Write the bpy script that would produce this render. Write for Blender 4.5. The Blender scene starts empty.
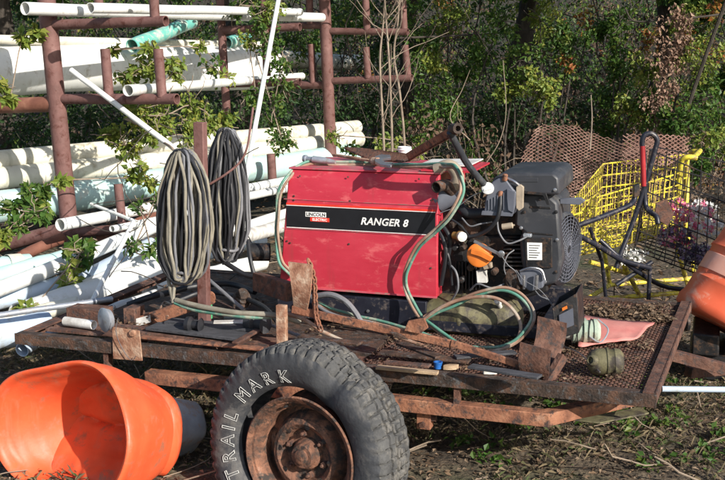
import bpy, bmesh, math, random
import numpy as np
from mathutils import Vector, Matrix, noise
random.seed(7); rng = np.random.default_rng(7)
R = math.radians; V = Vector
scene = bpy.context.scene; COL = scene.collection
# ------------------------------------------------------------------ camera model and placing helpers
H = 1.75; F = 1057.0; PITCH = math.atan(192.0/1057.0)
CAM = V((0, 0, H))
def ray(px, py):
    u = (px-362.5)/F; v = (240-py)/F
    d = V((u, math.cos(PITCH)+v*math.sin(PITCH), -math.sin(PITCH)+v*math.cos(PITCH)))
    return d/d.y
def PY(px, py, Y): return CAM + ray(px, py)*Y
def PZ(px, py, z):
    d = ray(px, py); return CAM + d*((z-H)/d.z)
ZD = 0.45
O = PZ(657, 395, ZD); TH = R(18)
EX = V((math.cos(TH), -math.sin(TH), 0)); EY = V((math.sin(TH), math.cos(TH), 0)); EZ = V((0, 0, 1))
def LT(px, py, t):
    d = ray(px, py); k = (t-(CAM-O).dot(EY))/d.dot(EY); return CAM + d*k
def TR(s, t, z): return V((O.x, O.y, 0)) + EX*s + EY*t + EZ*z
def loc(p): q = p - V((O.x, O.y, 0)); return V((q.dot(EX), q.dot(EY), p.z))
# ------------------------------------------------------------------ object helpers
def tag(o, label=None, cat=None, group=None, kind=None):
    if label: o['label'] = label
    if cat: o['category'] = cat
    if group: o['group'] = group
    if kind: o['kind'] = kind
    return o
def thing(name, label, cat, p, group=None):
    o = bpy.data.objects.new(name, None); COL.objects.link(o); o.location = p; o.empty_display_size = .05
    return tag(o, label, cat, group)
def wloc(o):
    p = V(o.location)
    while o.parent: o = o.parent; p += V(o.location)
    return p
class MB:
    def __init__(s): s.v = []; s.f = []; s.m = []; s.cur = 0
    def add(s, vs, fs):
        b = len(s.v); s.v += [tuple(x) for x in vs]
        for f in fs: s.f.append(tuple(i+b for i in f)); s.m.append(s.cur)
        return s
    def hexa(s, p):   # 8 corners: bottom 4 (ccw), top 4
        return s.add(p, [(3,2,1,0),(4,5,6,7),(0,1,5,4),(1,2,6,5),(2,3,7,6),(3,0,4,7)])
    def box(s, c, hx, hy, hz, ax=None):
        a, b, d = ax or (EX, EY, EZ)
        return s.hexa([c+a*x*hx+b*y*hy+d*z*hz for z in (-1, 1) for x, y in ((-1,-1),(1,-1),(1,1),(-1,1))])
    def beam(s, p, q, w, h, up=EZ):
        d = (q-p); l = d.length; d.normalize(); side = d.cross(up).normalized(); u = side.cross(d)
        return s.box((p+q)/2, l/2, w/2, h/2, (d, side, u))
    def angle(s, p, q, leg, th, up=EZ, inward=EY):   # L-section bar: vertical flange + top flange
        d = (q-p).normalized()
        s.beam(p-up*(leg/2), q-up*(leg/2), th, leg, up)
        return s.beam(p+inward*(leg/2+th*.5+.001)-up*(th/2+.002), q+inward*(leg/2+th*.5+.001)-up*(th/2+.002), leg, th, up)
    def prism(s, poly, vec):
        n = len(poly); vs = list(poly)+[p+vec for p in poly]
        return s.add(vs, [tuple(range(n)), tuple(range(2*n-1, n-1, -1))]+[(i, i+n, (i+1) % n+n, (i+1) % n) for i in range(n)])
    def tube(s, pts, r, n=10, wall=0, cap=True):
        k = len(pts); rs = r if isinstance(r, (list, tuple)) else [r]*k
        tan = [(pts[min(i+1, k-1)]-pts[max(i-1, 0)]).normalized() for i in range(k)]
        ref = V((0, 0, 1)) if abs(tan[0].z) < .9 else V((1, 0, 0))
        nrm = (ref-tan[0]*ref.dot(tan[0])).normalized(); rings = []
        def build(off):
            nonlocal nrm
            out = []; nn = (ref-tan[0]*ref.dot(tan[0])).normalized()
            for i in range(k):
                nn = (nn-tan[i]*nn.dot(tan[i])).normalized(); b = tan[i].cross(nn)
                rr = max(rs[i]-off, .0005)
                out.append([pts[i]+(nn*math.cos(a)+b*math.sin(a))*rr for a in [2*math.pi*j/n for j in range(n)]])
            return out
        A = build(0); vs = [p for g in A for p in g]; fs = []
        for i in range(k-1):
            for j in range(n): fs.append((i*n+j, i*n+(j+1) % n, (i+1)*n+(j+1) % n, (i+1)*n+j))
        if wall:
            B = build(wall); o = len(vs); vs += [p for g in B for p in g]
            for i in range(k-1):
                for j in range(n): fs.append((o+i*n+j, o+(i+1)*n+j, o+(i+1)*n+(j+1) % n, o+i*n+(j+1) % n))
            for j in range(n):
                fs.append((j, o+j, o+(j+1) % n, (j+1) % n)); e = (k-1)*n
                fs.append((e+j, e+(j+1) % n, o+e+(j+1) % n, o+e+j))
        elif cap:
            fs.append(tuple(range(n-1, -1, -1))); fs.append(tuple(range((k-1)*n, k*n)))
        return s.add(vs, fs)
    def lathe(s, o, axis, prof, n=24, ref=None, close=False, fn=None):   # prof: (axial, radius)
        axis = axis.normalized(); ref = ref or (V((0, 0, 1)) if abs(axis.z) < .9 else V((1, 0, 0)))
        a = (ref-axis*ref.dot(axis)).normalized(); b = axis.cross(a); vs = []; fs = []; m = len(prof)
        for i, (u, r) in enumerate(prof):
            for j in range(n):
                t = 2*math.pi*j/n; uu, rr = fn(i, u, r, t) if fn else (u, r)
                vs.append(o+axis*uu+(a*math.cos(t)+b*math.sin(t))*rr)
        for i in range(m if close else m-1):
            for j in range(n):
                i2 = (i+1) % m; fs.append((i*n+j, i*n+(j+1) % n, i2*n+(j+1) % n, i2*n+j))
        return s.add(vs, fs)
    def ball(s, c, r, n=12, sq=(1, 1, 1)):
        return s.lathe(c, V((0, 0, 1)), [(r*sq[2]*math.sin(t), max(r*math.cos(t), .0004)) for t in [(-.5+i/8)*math.pi for i in range(9)]], n)
def obj(name, mb, mats, parent=None, bevel=0, smooth=40, solid=0, sub=0):
    me = bpy.data.meshes.new(name); base = wloc(parent) if parent else V((0, 0, 0))
    org = V((0, 0, 0))
    if not parent and mb.v:
        a = np.array(mb.v); org = V(((a[:, 0].min()+a[:, 0].max())/2, (a[:, 1].min()+a[:, 1].max())/2, a[:, 2].min())); base = org
    me.from_pydata([(x-base.x, y-base.y, z-base.z) for x, y, z in mb.v], [], mb.f); me.update()
    mats = mats if isinstance(mats, (list, tuple)) else [mats]
    for m in mats: me.materials.append(m)
    if len(mats) > 1: me.polygons.foreach_set('material_index', mb.m)
    bm = bmesh.new(); bm.from_mesh(me); bmesh.ops.recalc_face_normals(bm, faces=bm.faces); bm.to_mesh(me); bm.free()
    if smooth:
        me.polygons.foreach_set('use_smooth', [True]*len(me.polygons)); me.set_sharp_from_angle(angle=R(smooth))
    o = bpy.data.objects.new(name, me); COL.objects.link(o)
    if parent: o.parent = parent
    else: o.location = org
    if bevel:
        b = o.modifiers.new('b', 'BEVEL'); b.width = bevel; b.segments = 2; b.limit_method = 'ANGLE'; b.angle_limit = R(35)
    if solid:
        b = o.modifiers.new('s', 'SOLIDIFY'); b.thickness = solid
    if sub:
        b = o.modifiers.new('u', 'SUBSURF'); b.levels = sub; b.render_levels = sub
    return o
def cat(pts, n=8):
    P = [2*pts[0]-pts[1]]+list(pts)+[2*pts[-1]-pts[-2]]; out = []
    for i in range(1, len(P)-2):
        a, b, c, d = P[i-1:i+3]
        for k in range(n):
            t = k/n; out.append(.5*((2*b)+(c-a)*t+(2*a-5*b+4*c-d)*t*t+(3*b-a-3*c+d)*t**3))
    out.append(V(P[-2])); return out
def copy_tree(o, parent=None, shift=None):
    c = o.copy(); COL.objects.link(c)
    if parent: c.parent = parent
    for ch in list(o.children): copy_tree(ch, c)
    return c
# ------------------------------------------------------------------ materials
def nm(name):
    m = bpy.data.materials.new(name); m.use_nodes = True; nt = m.node_tree
    return m, nt, nt.nodes['Principled BSDF']
def noise_ramp(nt, scale, stops, detail=6, coord=None, rough=.6, dist=0):
    tc = coord or nt.nodes.new('ShaderNodeTexCoord').outputs['Object']
    n = nt.nodes.new('ShaderNodeTexNoise'); n.inputs['Scale'].default_value = scale; n.inputs['Detail'].default_value = detail
    n.inputs['Roughness'].default_value = rough; n.inputs['Distortion'].default_value = dist
    nt.links.new(tc, n.inputs['Vector'])
    r = nt.nodes.new('ShaderNodeValToRGB'); nt.links.new(n.outputs['Fac'], r.inputs['Fac'])
    e = r.color_ramp.elements
    while len(e) < len(stops): e.new(.5)
    for i, (p, c) in enumerate(stops): e[i].position = p; e[i].color = (*c, 1) if len(c) == 3 else c
    return n, r
def mat(name, stops, scale=8, rough=.7, metal=0, bump=.2, bscale=None, dirt=None, spec=.4, coat=0, stretch=None, streak=None):
    """mottled surface; dirt=(colour, amount 0..1, scale) adds worn patches"""
    m, nt, p = nm(name); L = nt.links.new
    co = nt.nodes.new('ShaderNodeTexCoord').outputs['Object']
    if stretch:
        mp = nt.nodes.new('ShaderNodeMapping'); mp.inputs['Scale'].default_value = stretch; L(co, mp.inputs['Vector']); co = mp.outputs['Vector']
    if isinstance(stops[0], (int, float)): c = stops; stops = [(.3, tuple(x*.75 for x in c)), (.7, tuple(min(1, x*1.15) for x in c))]
    n, r = noise_ramp(nt, scale, stops, coord=co); out = r.outputs['Color']
    if dirt:
        dc, amt, ds = dirt
        n2, r2 = noise_ramp(nt, ds, [(max(0, .62-amt*.4-.04), (0, 0, 0)), (min(1, .62-amt*.4+.08), (1, 1, 1))], detail=9, rough=.7, coord=co)
        n2.inputs['Distortion'].default_value = .3
        mx = nt.nodes.new('ShaderNodeMix'); mx.data_type = 'RGBA'
        L(r2.outputs['Color'], mx.inputs[0]); L(out, mx.inputs[6]); mx.inputs[7].default_value = (*dc, 1); out = mx.outputs[2]
    if streak:
        mp2 = nt.nodes.new('ShaderNodeMapping'); mp2.inputs['Scale'].default_value = (1, 1, .06); L(nt.nodes.new('ShaderNodeTexCoord').outputs['Object'], mp2.inputs['Vector'])
        n6, r6 = noise_ramp(nt, streak[1], [(.56, (0, 0, 0)), (.74, (streak[2],)*3)], 6, coord=mp2.outputs['Vector'])
        m6 = nt.nodes.new('ShaderNodeMix'); m6.data_type = 'RGBA'; L(r6.outputs[0], m6.inputs[0]); L(out, m6.inputs[6]); m6.inputs[7].default_value = (*streak[0], 1); out = m6.outputs[2]
    L(out, p.inputs['Base Color'])
    n3, r3 = noise_ramp(nt, scale*1.7, [(.3, (rough*.8,)*3), (.7, (min(1, rough*1.15),)*3)], coord=co); L(r3.outputs['Color'], p.inputs['Roughness'])
    p.inputs['Metallic'].default_value = metal; p.inputs['Specular IOR Level'].default_value = spec
    p.inputs['Coat Weight'].default_value = coat
    if bump:
        n4 = nt.nodes.new('ShaderNodeTexNoise'); n4.inputs['Scale'].default_value = bscale or scale*6; n4.inputs['Detail'].default_value = 8
        L(co, n4.inputs['Vector']); b = nt.nodes.new('ShaderNodeBump'); b.inputs['Strength'].default_value = bump; b.inputs['Distance'].default_value = .01
        L(n4.outputs['Fac'], b.inputs['Height']); L(b.outputs['Normal'], p.inputs['Normal'])
    return m
def leafmat(name, cols, rough=.5, trans=.35):
    m, nt, p = nm(name); L = nt.links.new
    g = nt.nodes.new('ShaderNodeNewGeometry'); r = nt.nodes.new('ShaderNodeValToRGB'); L(g.outputs['Random Per Island'], r.inputs['Fac'])
    e = r.color_ramp.elements
    while len(e) < len(cols): e.new(.5)
    for i, c in enumerate(cols): e[i].position = i/(len(cols)-1); e[i].color = (*c, 1)
    L(r.outputs['Color'], p.inputs['Base Color']); p.inputs['Roughness'].default_value = rough; p.inputs['Specular IOR Level'].default_value = .35
    t = nt.nodes.new('ShaderNodeBsdfTranslucent'); L(r.outputs['Color'], t.inputs['Color'])
    mx = nt.nodes.new('ShaderNodeMixShader'); mx.inputs[0].default_value = trans
    L(p.outputs[0], mx.inputs[1]); L(t.outputs[0], mx.inputs[2]); L(mx.outputs[0], nt.nodes['Material Output'].inputs['Surface'])
    return m
RUST = [(.25, (.05, .026, .02)), (.45, (.11, .052, .036)), (.6, (.17, .088, .062)), (.78, (.26, .16, .12))]
M = {}
M['rust'] = mat('rust', RUST, 14, .88, .1, .5, dirt=((.05, .04, .038), .22, 30))
M['rust_orange'] = mat('rust_orange', [(.28, (.11, .045, .028)), (.48, (.25, .105, .06)), (.62, (.33, .15, .085)), (.78, (.42, .25, .17))], 12, .85, 0, .45, dirt=((.06, .04, .035), .2, 26))
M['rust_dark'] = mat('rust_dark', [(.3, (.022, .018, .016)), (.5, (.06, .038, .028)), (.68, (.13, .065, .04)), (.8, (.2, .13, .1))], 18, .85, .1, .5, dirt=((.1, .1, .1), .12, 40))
M['rust_pale'] = mat('rust_pale', [(.3, (.16, .06, .035)), (.5, (.3, .16, .1)), (.7, (.5, .38, .28))], 18, .85, 0, .4)
M['rack'] = mat('rack_primer', [(.3, (.12, .058, .05)), (.6, (.18, .09, .08)), (.8, (.24, .13, .115))], 9, .75, 0, .25, dirt=((.09, .03, .022), .15, 16))
M['rack_rust'] = mat('rack_rust', [(.3, (.12, .045, .03)), (.6, (.22, .09, .06)), (.8, (.34, .17, .11))], 7, .8, 0, .3)
M['rim'] = mat('rim_rust', [(.28, (.07, .035, .024)), (.48, (.17, .08, .05)), (.62, (.27, .125, .075)), (.78, (.36, .22, .16))], 16, .85, 0, .5, dirt=((.045, .035, .03), .3, 18))
M['pvc'] = mat('pvc_white', [(.3, (.66, .67, .64)), (.7, (.8, .8, .78))], 5, .45, 0, .06, dirt=((.5, .47, .4), .06, 14), streak=((.45, .42, .34), 14, .5))
M['pvc_cream'] = mat('pvc_cream', [(.3, (.6, .57, .47)), (.7, (.74, .72, .62))], 4, .55, 0, .08, dirt=((.42, .38, .28), .14, 11), streak=((.3, .3, .2), 12, .6))
M['pvc_teal'] = mat('pvc_teal', [(.3, (.36, .55, .53)), (.7, (.5, .67, .65))], 4, .5, 0, .08, dirt=((.5, .52, .46), .16, 8))
M['pvc_teal_deep'] = mat('pvc_teal_deep', [(.3, (.12, .42, .36)), (.7, (.2, .52, .45))], 6, .5, 0, .08, dirt=((.5, .55, .47), .25, 10))
M['pvc_blue'] = mat('pvc_pale_blue', [(.3, (.4, .5, .62)), (.7, (.52, .61, .71))], 4, .45, 0, .08, dirt=((.38, .4, .38), .2, 8))
M['pipe_inside'] = mat('pipe_inside', (.3, .16, .07), 12, .8)
M['galv'] = mat('galvanised', [(.3, (.3, .33, .38)), (.7, (.45, .48, .52))], 14, .45, .5, .1, dirt=((.35, .3, .26), .15, 20))
M['red'] = mat('faded_red_enamel', [(.2, (.38, .018, .036)), (.5, (.45, .03, .052)), (.85, (.52, .07, .09))], 3.5, .45, 0, .3, 2.6, dirt=((.55, .1, .11), .1, 9), streak=((.2, .05, .045), 22, .5), stretch=(1, 1, 2.5))
M['red_roof'] = mat('faded_red_roof', [(.3, (.45, .03, .06)), (.7, (.55, .14, .17))], 6, .5, 0, .06, dirt=((.3, .17, .15), .2, 15))
M['stripe_black'] = mat('decal_black', (.012, .013, .016), 10, .4, 0, 0)
M['stripe_red'] = mat('decal_red', (.75, .05, .03), 10, .4, 0, 0)
M['white'] = mat('white_print', (.8, .8, .78), 8, .5, 0, 0)
M['white_dirty'] = mat('white_dirty', [(.35, (.45, .42, .38)), (.65, (.78, .77, .73))], 14, .6, 0, .1)
M['letter'] = mat('worn_letter_white', (.48, .48, .46), 20, .7, 0, 0)
M['black_print'] = mat('black_print', (.01, .01, .01), 8, .5, 0, 0)
M['plastic'] = mat('charcoal_plastic', [(.3, (.03, .032, .038)), (.7, (.048, .05, .058))], 5, .5, 0, .05, dirt=((.085, .082, .08), .16, 9))
M['plastic_light'] = mat('grey_plastic', [(.3, (.09, .098, .125)), (.7, (.14, .15, .18))], 8, .45, 0, .05)
M['black_metal'] = mat('black_metal', [(.3, (.01, .01, .012)), (.7, (.035, .034, .035))], 16, .5, .2, .15, dirt=((.1, .06, .04), .15, 25))
M['black_paint'] = mat('navy_black_paint', [(.3, (.008, .009, .016)), (.7, (.022, .024, .036))], 10, .4, 0, .05, dirt=((.12, .1, .09), .1, 25))
M['rubber'] = mat('weathered_rubber', [(.3, (.028, .03, .034)), (.7, (.06, .062, .068))], 7, .75, 0, .25, 60, dirt=((.11, .105, .1), .22, 9))
M['tread'] = mat('dusty_tread', [(.3, (.04, .04, .041)), (.7, (.1, .099, .096))], 11, .85, 0, .6, 60, dirt=((.15, .14, .125), .2, 16))
M['cable_black'] = mat('cable_black', (.02, .021, .025), 10, .5, 0, .05)
M['cable_tan'] = mat('cable_tan', [(.3, (.14, .13, .1)), (.7, (.29, .265, .21))], 12, .7, 0, .1)
M['cable_grey'] = mat('cable_grey', [(.3, (.12, .125, .14)), (.7, (.2, .2, .21))], 12, .6, 0, .1)
M['hose_green'] = mat('hose_green', [(.3, (.06, .19, .14)), (.7, (.13, .3, .23))], 10, .5, 0, .05, dirt=((.3, .33, .26), .25, 12))
M['hose_red'] = mat('hose_faded_red', [(.3, (.22, .12, .08)), (.7, (.34, .22, .16))], 10, .6, 0, .05, dirt=((.35, .3, .24), .25, 12))
M['orange'] = mat('orange_plastic', [(.3, (.68, .085, .03)), (.7, (.8, .13, .045))], 4, .5, 0, .12, 30, dirt=((.38, .14, .08), .07, 12), streak=((.5, .22, .14), 16, .45))
M['orange_faded'] = mat('faded_orange_plastic', [(.3, (.68, .11, .045)), (.7, (.78, .18, .09))], 3, .5, 0, .05, dirt=((.72, .38, .27), .1, 6))
M['reflector'] = mat('reflective_band', [(.3, (.16, .17, .19)), (.7, (.34, .35, .38))], 8, .5, 0, .1, dirt=((.3, .2, .15), .2, 12))
M['band_pale'] = mat('pale_orange_band', [(.3, (.74, .3, .2)), (.7, (.8, .46, .36))], 6, .5, 0, .05)
M['cap_orange'] = mat('cap_orange', (.75, .2, .03), 10, .5, 0, .05)
M['brass'] = mat('brass', (.45, .25, .08), 10, .45, .6, .1)
M['tan_plate'] = mat('tan_plate', (.4, .33, .25), 14, .6, .2, .1)
M['khaki'] = mat('khaki_paint', [(.3, (.1, .09, .045)), (.7, (.2, .18, .1))], 10, .65, .1, .25, dirt=((.06, .05, .04), .3, 14))
M['pump_green'] = mat('pump_green', [(.3, (.22, .3, .24)), (.7, (.42, .47, .38))], 10, .7, 0, .2, dirt=((.2, .16, .11), .2, 16))
M['chrome'] = mat('worn_steel', (.42, .42, .44), 20, .35, .85, .15)
M['yellow'] = mat('yellow_paint', [(.3, (.6, .5, .03)), (.7, (.76, .66, .07))], 10, .55, 0, .05, dirt=((.3, .2, .07), .3, 30))
M['redplastic'] = mat('red_grip', (.33, .02, .025), 10, .4, 0, 0)
M['mesh_rust'] = mat('mesh_rust', [(.3, (.12, .06, .045)), (.5, (.2, .11, .085)), (.7, (.32, .2, .16))], 10, .85, 0, .2)
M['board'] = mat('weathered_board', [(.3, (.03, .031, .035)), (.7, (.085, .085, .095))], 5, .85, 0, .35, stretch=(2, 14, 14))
M['wood'] = mat('bare_wood', [(.3, (.3, .2, .12)), (.7, (.5, .37, .24))], 5, .8, 0, .3, stretch=(2, 14, 14))
M['pink_cloth'] = mat('faded_pink_sheet', [(.3, (.5, .16, .14)), (.7, (.62, .27, .23))], 7, .75, 0, .15)
M['blue'] = mat('blue_plastic', (.02, .12, .4), 8, .4, 0, 0)
M['green_plastic'] = mat('green_plastic', (.08, .42, .18), 8, .4, 0, 0)
M['bark'] = mat('bark', [(.3, (.03, .025, .02)), (.7, (.085, .07, .056))], 10, .95, 0, .8, stretch=(3, 3, .8))
M['twig'] = mat('twig', [(.3, (.16, .12, .09)), (.7, (.34, .27, .2))], 10, .9, 0, .2)
M['twig_grey'] = mat('twig_grey', [(.3, (.03, .024, .02)), (.7, (.085, .07, .058))], 10, .9, 0, .2)
M['lf_dark'] = leafmat('leaf_dark', [(.02, .045, .018), (.035, .08, .025), (.055, .1, .03), (.04, .07, .02)])
M['lf_mid'] = leafmat('leaf_mid', [(.04, .1, .018), (.065, .14, .024), (.1, .165, .03), (.05, .11, .02), (.16, .19, .035)])
M['lf_yel'] = leafmat('leaf_yellow_green', [(.13, .2, .03), (.2, .26, .045), (.27, .3, .06), (.12, .2, .04), (.3, .27, .05)])
M['lf_aut'] = leafmat('leaf_autumn', [(.32, .1, .03), (.42, .2, .05), (.25, .05, .03), (.4, .3, .06), (.18, .1, .04)])
M['lf_dead'] = leafmat('leaf_dead', [(.09, .055, .036), (.15, .095, .06), (.06, .038, .026), (.24, .17, .12)], .8, .15)
M['lf_dead_pale'] = leafmat('leaf_dead_pale', [(.22, .13, .09), (.34, .22, .16), (.14, .08, .055), (.42, .3, .22)], .8, .15)
M['lf_litter'] = leafmat('leaf_litter', [(.08, .05, .03), (.17, .11, .065), (.045, .03, .02), (.25, .18, .12), (.11, .07, .042)], .9, .05)
M['lf_grass'] = leafmat('dry_grass', [(.14, .11, .06), (.22, .17, .1), (.09, .075, .04), (.07, .11, .03)], .8, .2)
M['fl_white'] = leafmat('petal_white', [(.7, .7, .66), (.8, .78, .76), (.6, .62, .55)], .6, .2)
M['fl_pink'] = leafmat('petal_pink', [(.65, .1, .22), (.75, .3, .4), (.6, .03, .1)], .6, .2)
M['fl_purple'] = leafmat('petal_purple', [(.1, .06, .12), (.3, .22, .34), (.05, .04, .06), (.5, .44, .52)], .6, .2)
GY0 = 10.5-75   # forest floor, its colour darkened to paint in thicket shade, starts 10.5 m out; the ground object's own origin is at y = 75
def ground_mat():
    m, nt, p = nm('dirt_ground'); L = nt.links.new
    n, r = noise_ramp(nt, 2.2, [(.3, (.05, .036, .024)), (.48, (.11, .08, .052)), (.6, (.17, .13, .085)), (.75, (.25, .2, .135))], 12, rough=.75)
    n2, r2 = noise_ramp(nt, 28, [(.35, (.45, .45, .45)), (.65, (1, 1, 1))], 8)
    mx = nt.nodes.new('ShaderNodeMix'); mx.data_type = 'RGBA'; mx.blend_type = 'MULTIPLY'; mx.inputs[0].default_value = 1
    L(r.outputs[0], mx.inputs[6]); L(r2.outputs[0], mx.inputs[7])
    n5, r5 = noise_ramp(nt, .9, [(.5, (0, 0, 0)), (.62, (1, 1, 1))], 8)
    m2 = nt.nodes.new('ShaderNodeMix'); m2.data_type = 'RGBA'; L(r5.outputs[0], m2.inputs[0]); L(mx.outputs[2], m2.inputs[6]); m2.inputs[7].default_value = (.06, .065, .03, 1)
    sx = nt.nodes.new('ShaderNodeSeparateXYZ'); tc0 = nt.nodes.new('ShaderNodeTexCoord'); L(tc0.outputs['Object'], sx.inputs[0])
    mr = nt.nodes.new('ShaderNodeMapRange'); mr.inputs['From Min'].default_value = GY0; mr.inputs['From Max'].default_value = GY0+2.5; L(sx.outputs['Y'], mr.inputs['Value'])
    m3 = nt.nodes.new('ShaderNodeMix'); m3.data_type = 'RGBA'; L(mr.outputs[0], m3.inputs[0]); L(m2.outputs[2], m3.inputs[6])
    n7, r7 = noise_ramp(nt, 6, [(.35, (.014, .012, .008)), (.55, (.035, .03, .02)), (.7, (.03, .045, .018))], 12, rough=.8); L(r7.outputs[0], m3.inputs[7])  # near-black floor colours paint in the shade between the leaves
    L(m3.outputs[2], p.inputs['Base Color']); p.inputs['Roughness'].default_value = .95
    n4 = nt.nodes.new('ShaderNodeTexNoise'); n4.inputs['Scale'].default_value = 35; n4.inputs['Detail'].default_value = 10
    tc = nt.nodes.new('ShaderNodeTexCoord'); L(tc.outputs['Object'], n4.inputs['Vector'])
    b = nt.nodes.new('ShaderNodeBump'); b.inputs['Strength'].default_value = .8; b.inputs['Distance'].default_value = .03
    L(n4.outputs['Fac'], b.inputs['Height']); L(b.outputs['Normal'], p.inputs['Normal'])
    return m
M['ground'] = ground_mat()
# ------------------------------------------------------------------ foliage helpers
def leafset(mb, pts, lo, hi, mi=0, wid=.5, flat=.0, droop=0.0, bias=(0.3, -.5, .5)):
    """folded rhombic leaves at pts (numpy Nx3)"""
    N = len(pts)
    if N == 0: return
    nr = rng.normal(size=(N, 3))*(1-flat)*.8+np.array(bias); nr /= np.linalg.norm(nr, axis=1)[:, None]
    a = rng.normal(size=(N, 3)); a[:, 2] -= droop; a -= nr*(a*nr).sum(1)[:, None]; a /= np.linalg.norm(a, axis=1)[:, None]
    b = np.cross(nr, a); s = rng.uniform(lo, hi, N)[:, None]
    base = pts; tip = pts+a*s-nr*s*.12; mid = pts+a*s*.45+nr*s*.1
    l = mid+b*s*wid*.5; r = mid-b*s*wid*.5; c = pts+a*s*.45
    vs = np.stack([base, l, tip, r], 1).reshape(-1, 3); o = len(mb.v)
    mb.v += [tuple(x) for x in vs.tolist()]
    for i in range(N):
        k = o+4*i; mb.f.append((k, k+1, k+2)); mb.f.append((k, k+2, k+3)); mb.m.append(mi); mb.m.append(mi)
def blob(c, rad, n):
    p = rng.normal(size=(n, 3)); p /= np.linalg.norm(p, axis=1)[:, None]; p *= (rng.random((n, 1))**.5)
    return p*np.array(rad)+np.array(c)
def fobj(name, mb, mats, parent=None):
    me = bpy.data.meshes.new(name); base = wloc(parent) if parent else V((0, 0, 0))
    v = np.array(mb.v)-np.array(base); me.from_pydata(v.tolist(), [], mb.f)
    for m in mats: me.materials.append(m)
    me.polygons.foreach_set('material_index', mb.m); me.update()
    o = bpy.data.objects.new(name, me); COL.objects.link(o); o.parent = parent; return o
def wander(p, d, L, n=6, j=.25, g=0):
    pts = [V(p)]; d = V(d).normalized()
    for i in range(n):
        d = (d+V((random.gauss(0, j), random.gauss(0, j), random.gauss(0, j)+g))).normalized(); pts.append(pts[-1]+d*(L/n))
    return pts
# ================================================================== GROUND
def smooth(a, b, x): t = min(1, max(0, (x-a)/(b-a))); return t*t*(3-2*t)
def gz(x, y):
    z = .035*noise.noise(V((x*1.3, y*1.3, 0)))+.012*noise.noise(V((x*6, y*6, 3)))
    z += 4.5*smooth(16, 30, y)+.25*noise.noise(V((x*.4, y*.4, 9)))*smooth(11, 18, y)
    return z
xs = [-260, -120, -60, -30, -18]+[-12+.6*i for i in range(15)]+[-3+.07*i for i in range(90)]+[3.4+.6*i for i in range(16)]+[18, 30, 60, 120, 260]
ys = [-150, -60, -20, -6]+[-2+.6*i for i in range(8)]+[2.8+.07*i for i in range(60)]+[7+.3*i for i in range(50)]+[24, 27, 30, 40, 70, 140, 300]
xs = sorted(set(xs)); ys = sorted(set(ys))
g = MB(); nx = len(xs)
g.add([V((x, y, gz(x, y))) for y in ys for x in xs], [(j*nx+i, j*nx+i+1, (j+1)*nx+i+1, (j+1)*nx+i) for j in range(len(ys)-1) for i in range(nx-1)])
tag(obj('ground', g, M['ground'], smooth=180), kind='structure')
# ground cover
mb = MB()
def gpts(n, x0, x1, y0, y1, dz=.012):
    x = rng.uniform(x0, x1, n); y = rng.uniform(y0, y1, n)
    return np.array([(a, b, gz(a, b)+random.uniform(0.003, dz)) for a, b in zip(x, y)])
leafset(mb, gpts(24000, -3, 3.2, 3.2, 7, .03), .01, .038, 0, .55, .6, bias=(0, 0, 1.6))
leafset(mb, gpts(9000, -5, 6, 7, 14, .05), .03, .08, 0, .55, .5, bias=(0, 0, 1.4))
fo = fobj('leaf_litter', mb, [M['lf_litter']]); tag(fo, kind='stuff')
mb = MB()
for x, y in zip(rng.uniform(-3, 3.4, 34000), rng.uniform(3.3, 7.0, 34000)):
    if noise.noise(V((x*1.6, y*1.6, 5))) < -.12: continue
    z = gz(x, y); h = random.uniform(.02, .09); a = random.uniform(0, 6.28); w = .0016
    lean = V((random.gauss(0, .7), random.gauss(0, .7), .8)).normalized()*h; d = V((math.cos(a), math.sin(a), 0))*w
    p = V((x, y, z-.003)); mb.add([p-d, p+d, p+lean*.6+d*.7, p+lean+V((0, 0, -h*.25))], [(0, 1, 2, 3)])
fo = fobj('dry_grass', mb, [M['lf_grass']]); tag(fo, kind='stuff')
mb = MB()
for i in range(150):
    x = random.uniform(.1, 2.4); y = random.uniform(4.2, 5.4)
    if noise.noise(V((x*2, y*2, 11))) < -.05: continue
    leafset(mb, blob((x, y, gz(x, y)+.03), (.05, .05, .03), 14), .02, .045, 0, .7, .3, bias=(0, -.2, 1))
fo = fobj('green_weeds', mb, [M['lf_mid']]); tag(fo, kind='stuff')
mb = MB()
for i in range(420):
    x = random.uniform(-3, 3.2); y = random.uniform(3.6, 9)
    p = V((x, y, gz(x, y)+.01)); mb.tube(wander(p, (random.gauss(0, 1), random.gauss(0, 1), .08), random.uniform(.1, .45), 4, .2), random.uniform(.0015, .004), 5)
fo = fobj('fallen_twigs', mb, [M['twig']]); tag(fo, kind='stuff')

# ================================================================== TRAILER
t = thing('utility_trailer', 'rusty flatbed utility trailer with mesh deck and a flat tyre', 'trailer', V((O.x, O.y, 0)))
s0 = loc(LT(15, 338, 0)).x; W = loc(PZ(692, 303, ZD)).y; SF = loc(PZ(692, 303, ZD)).x
m = MB(); m.angle(TR(s0, 0, ZD), TR(0, 0, ZD), .052, .007); obj('side_rail', m, M['rust_dark'], t, .001)
m = MB(); m.angle(TR(s0, W, ZD), TR(SF, W, ZD), .052, .007, inward=-EY); obj('side_rail', m, M['rust_dark'], t, .001)
m = MB(); m.angle(TR(-.004, .006, ZD+.008), TR(SF-.004, W-.006, ZD+.012), .045, .008, inward=-EX); obj('end_rail', m, M['rust'], t, .001)
m = MB(); m.angle(TR(s0+.004, .006, ZD-.002), TR(s0+.004, W-.006, ZD-.002), .052, .007, inward=EX); obj('end_rail', m, M['rust'], t, .001)
for s in (-.62, -1.25, -1.95, -2.35):
    m = MB(); m.beam(TR(s, .01, ZD-.04), TR(s, W-.01, ZD-.04), .05, .04); obj('cross_member', m, M['rust'], t, .001)
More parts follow.
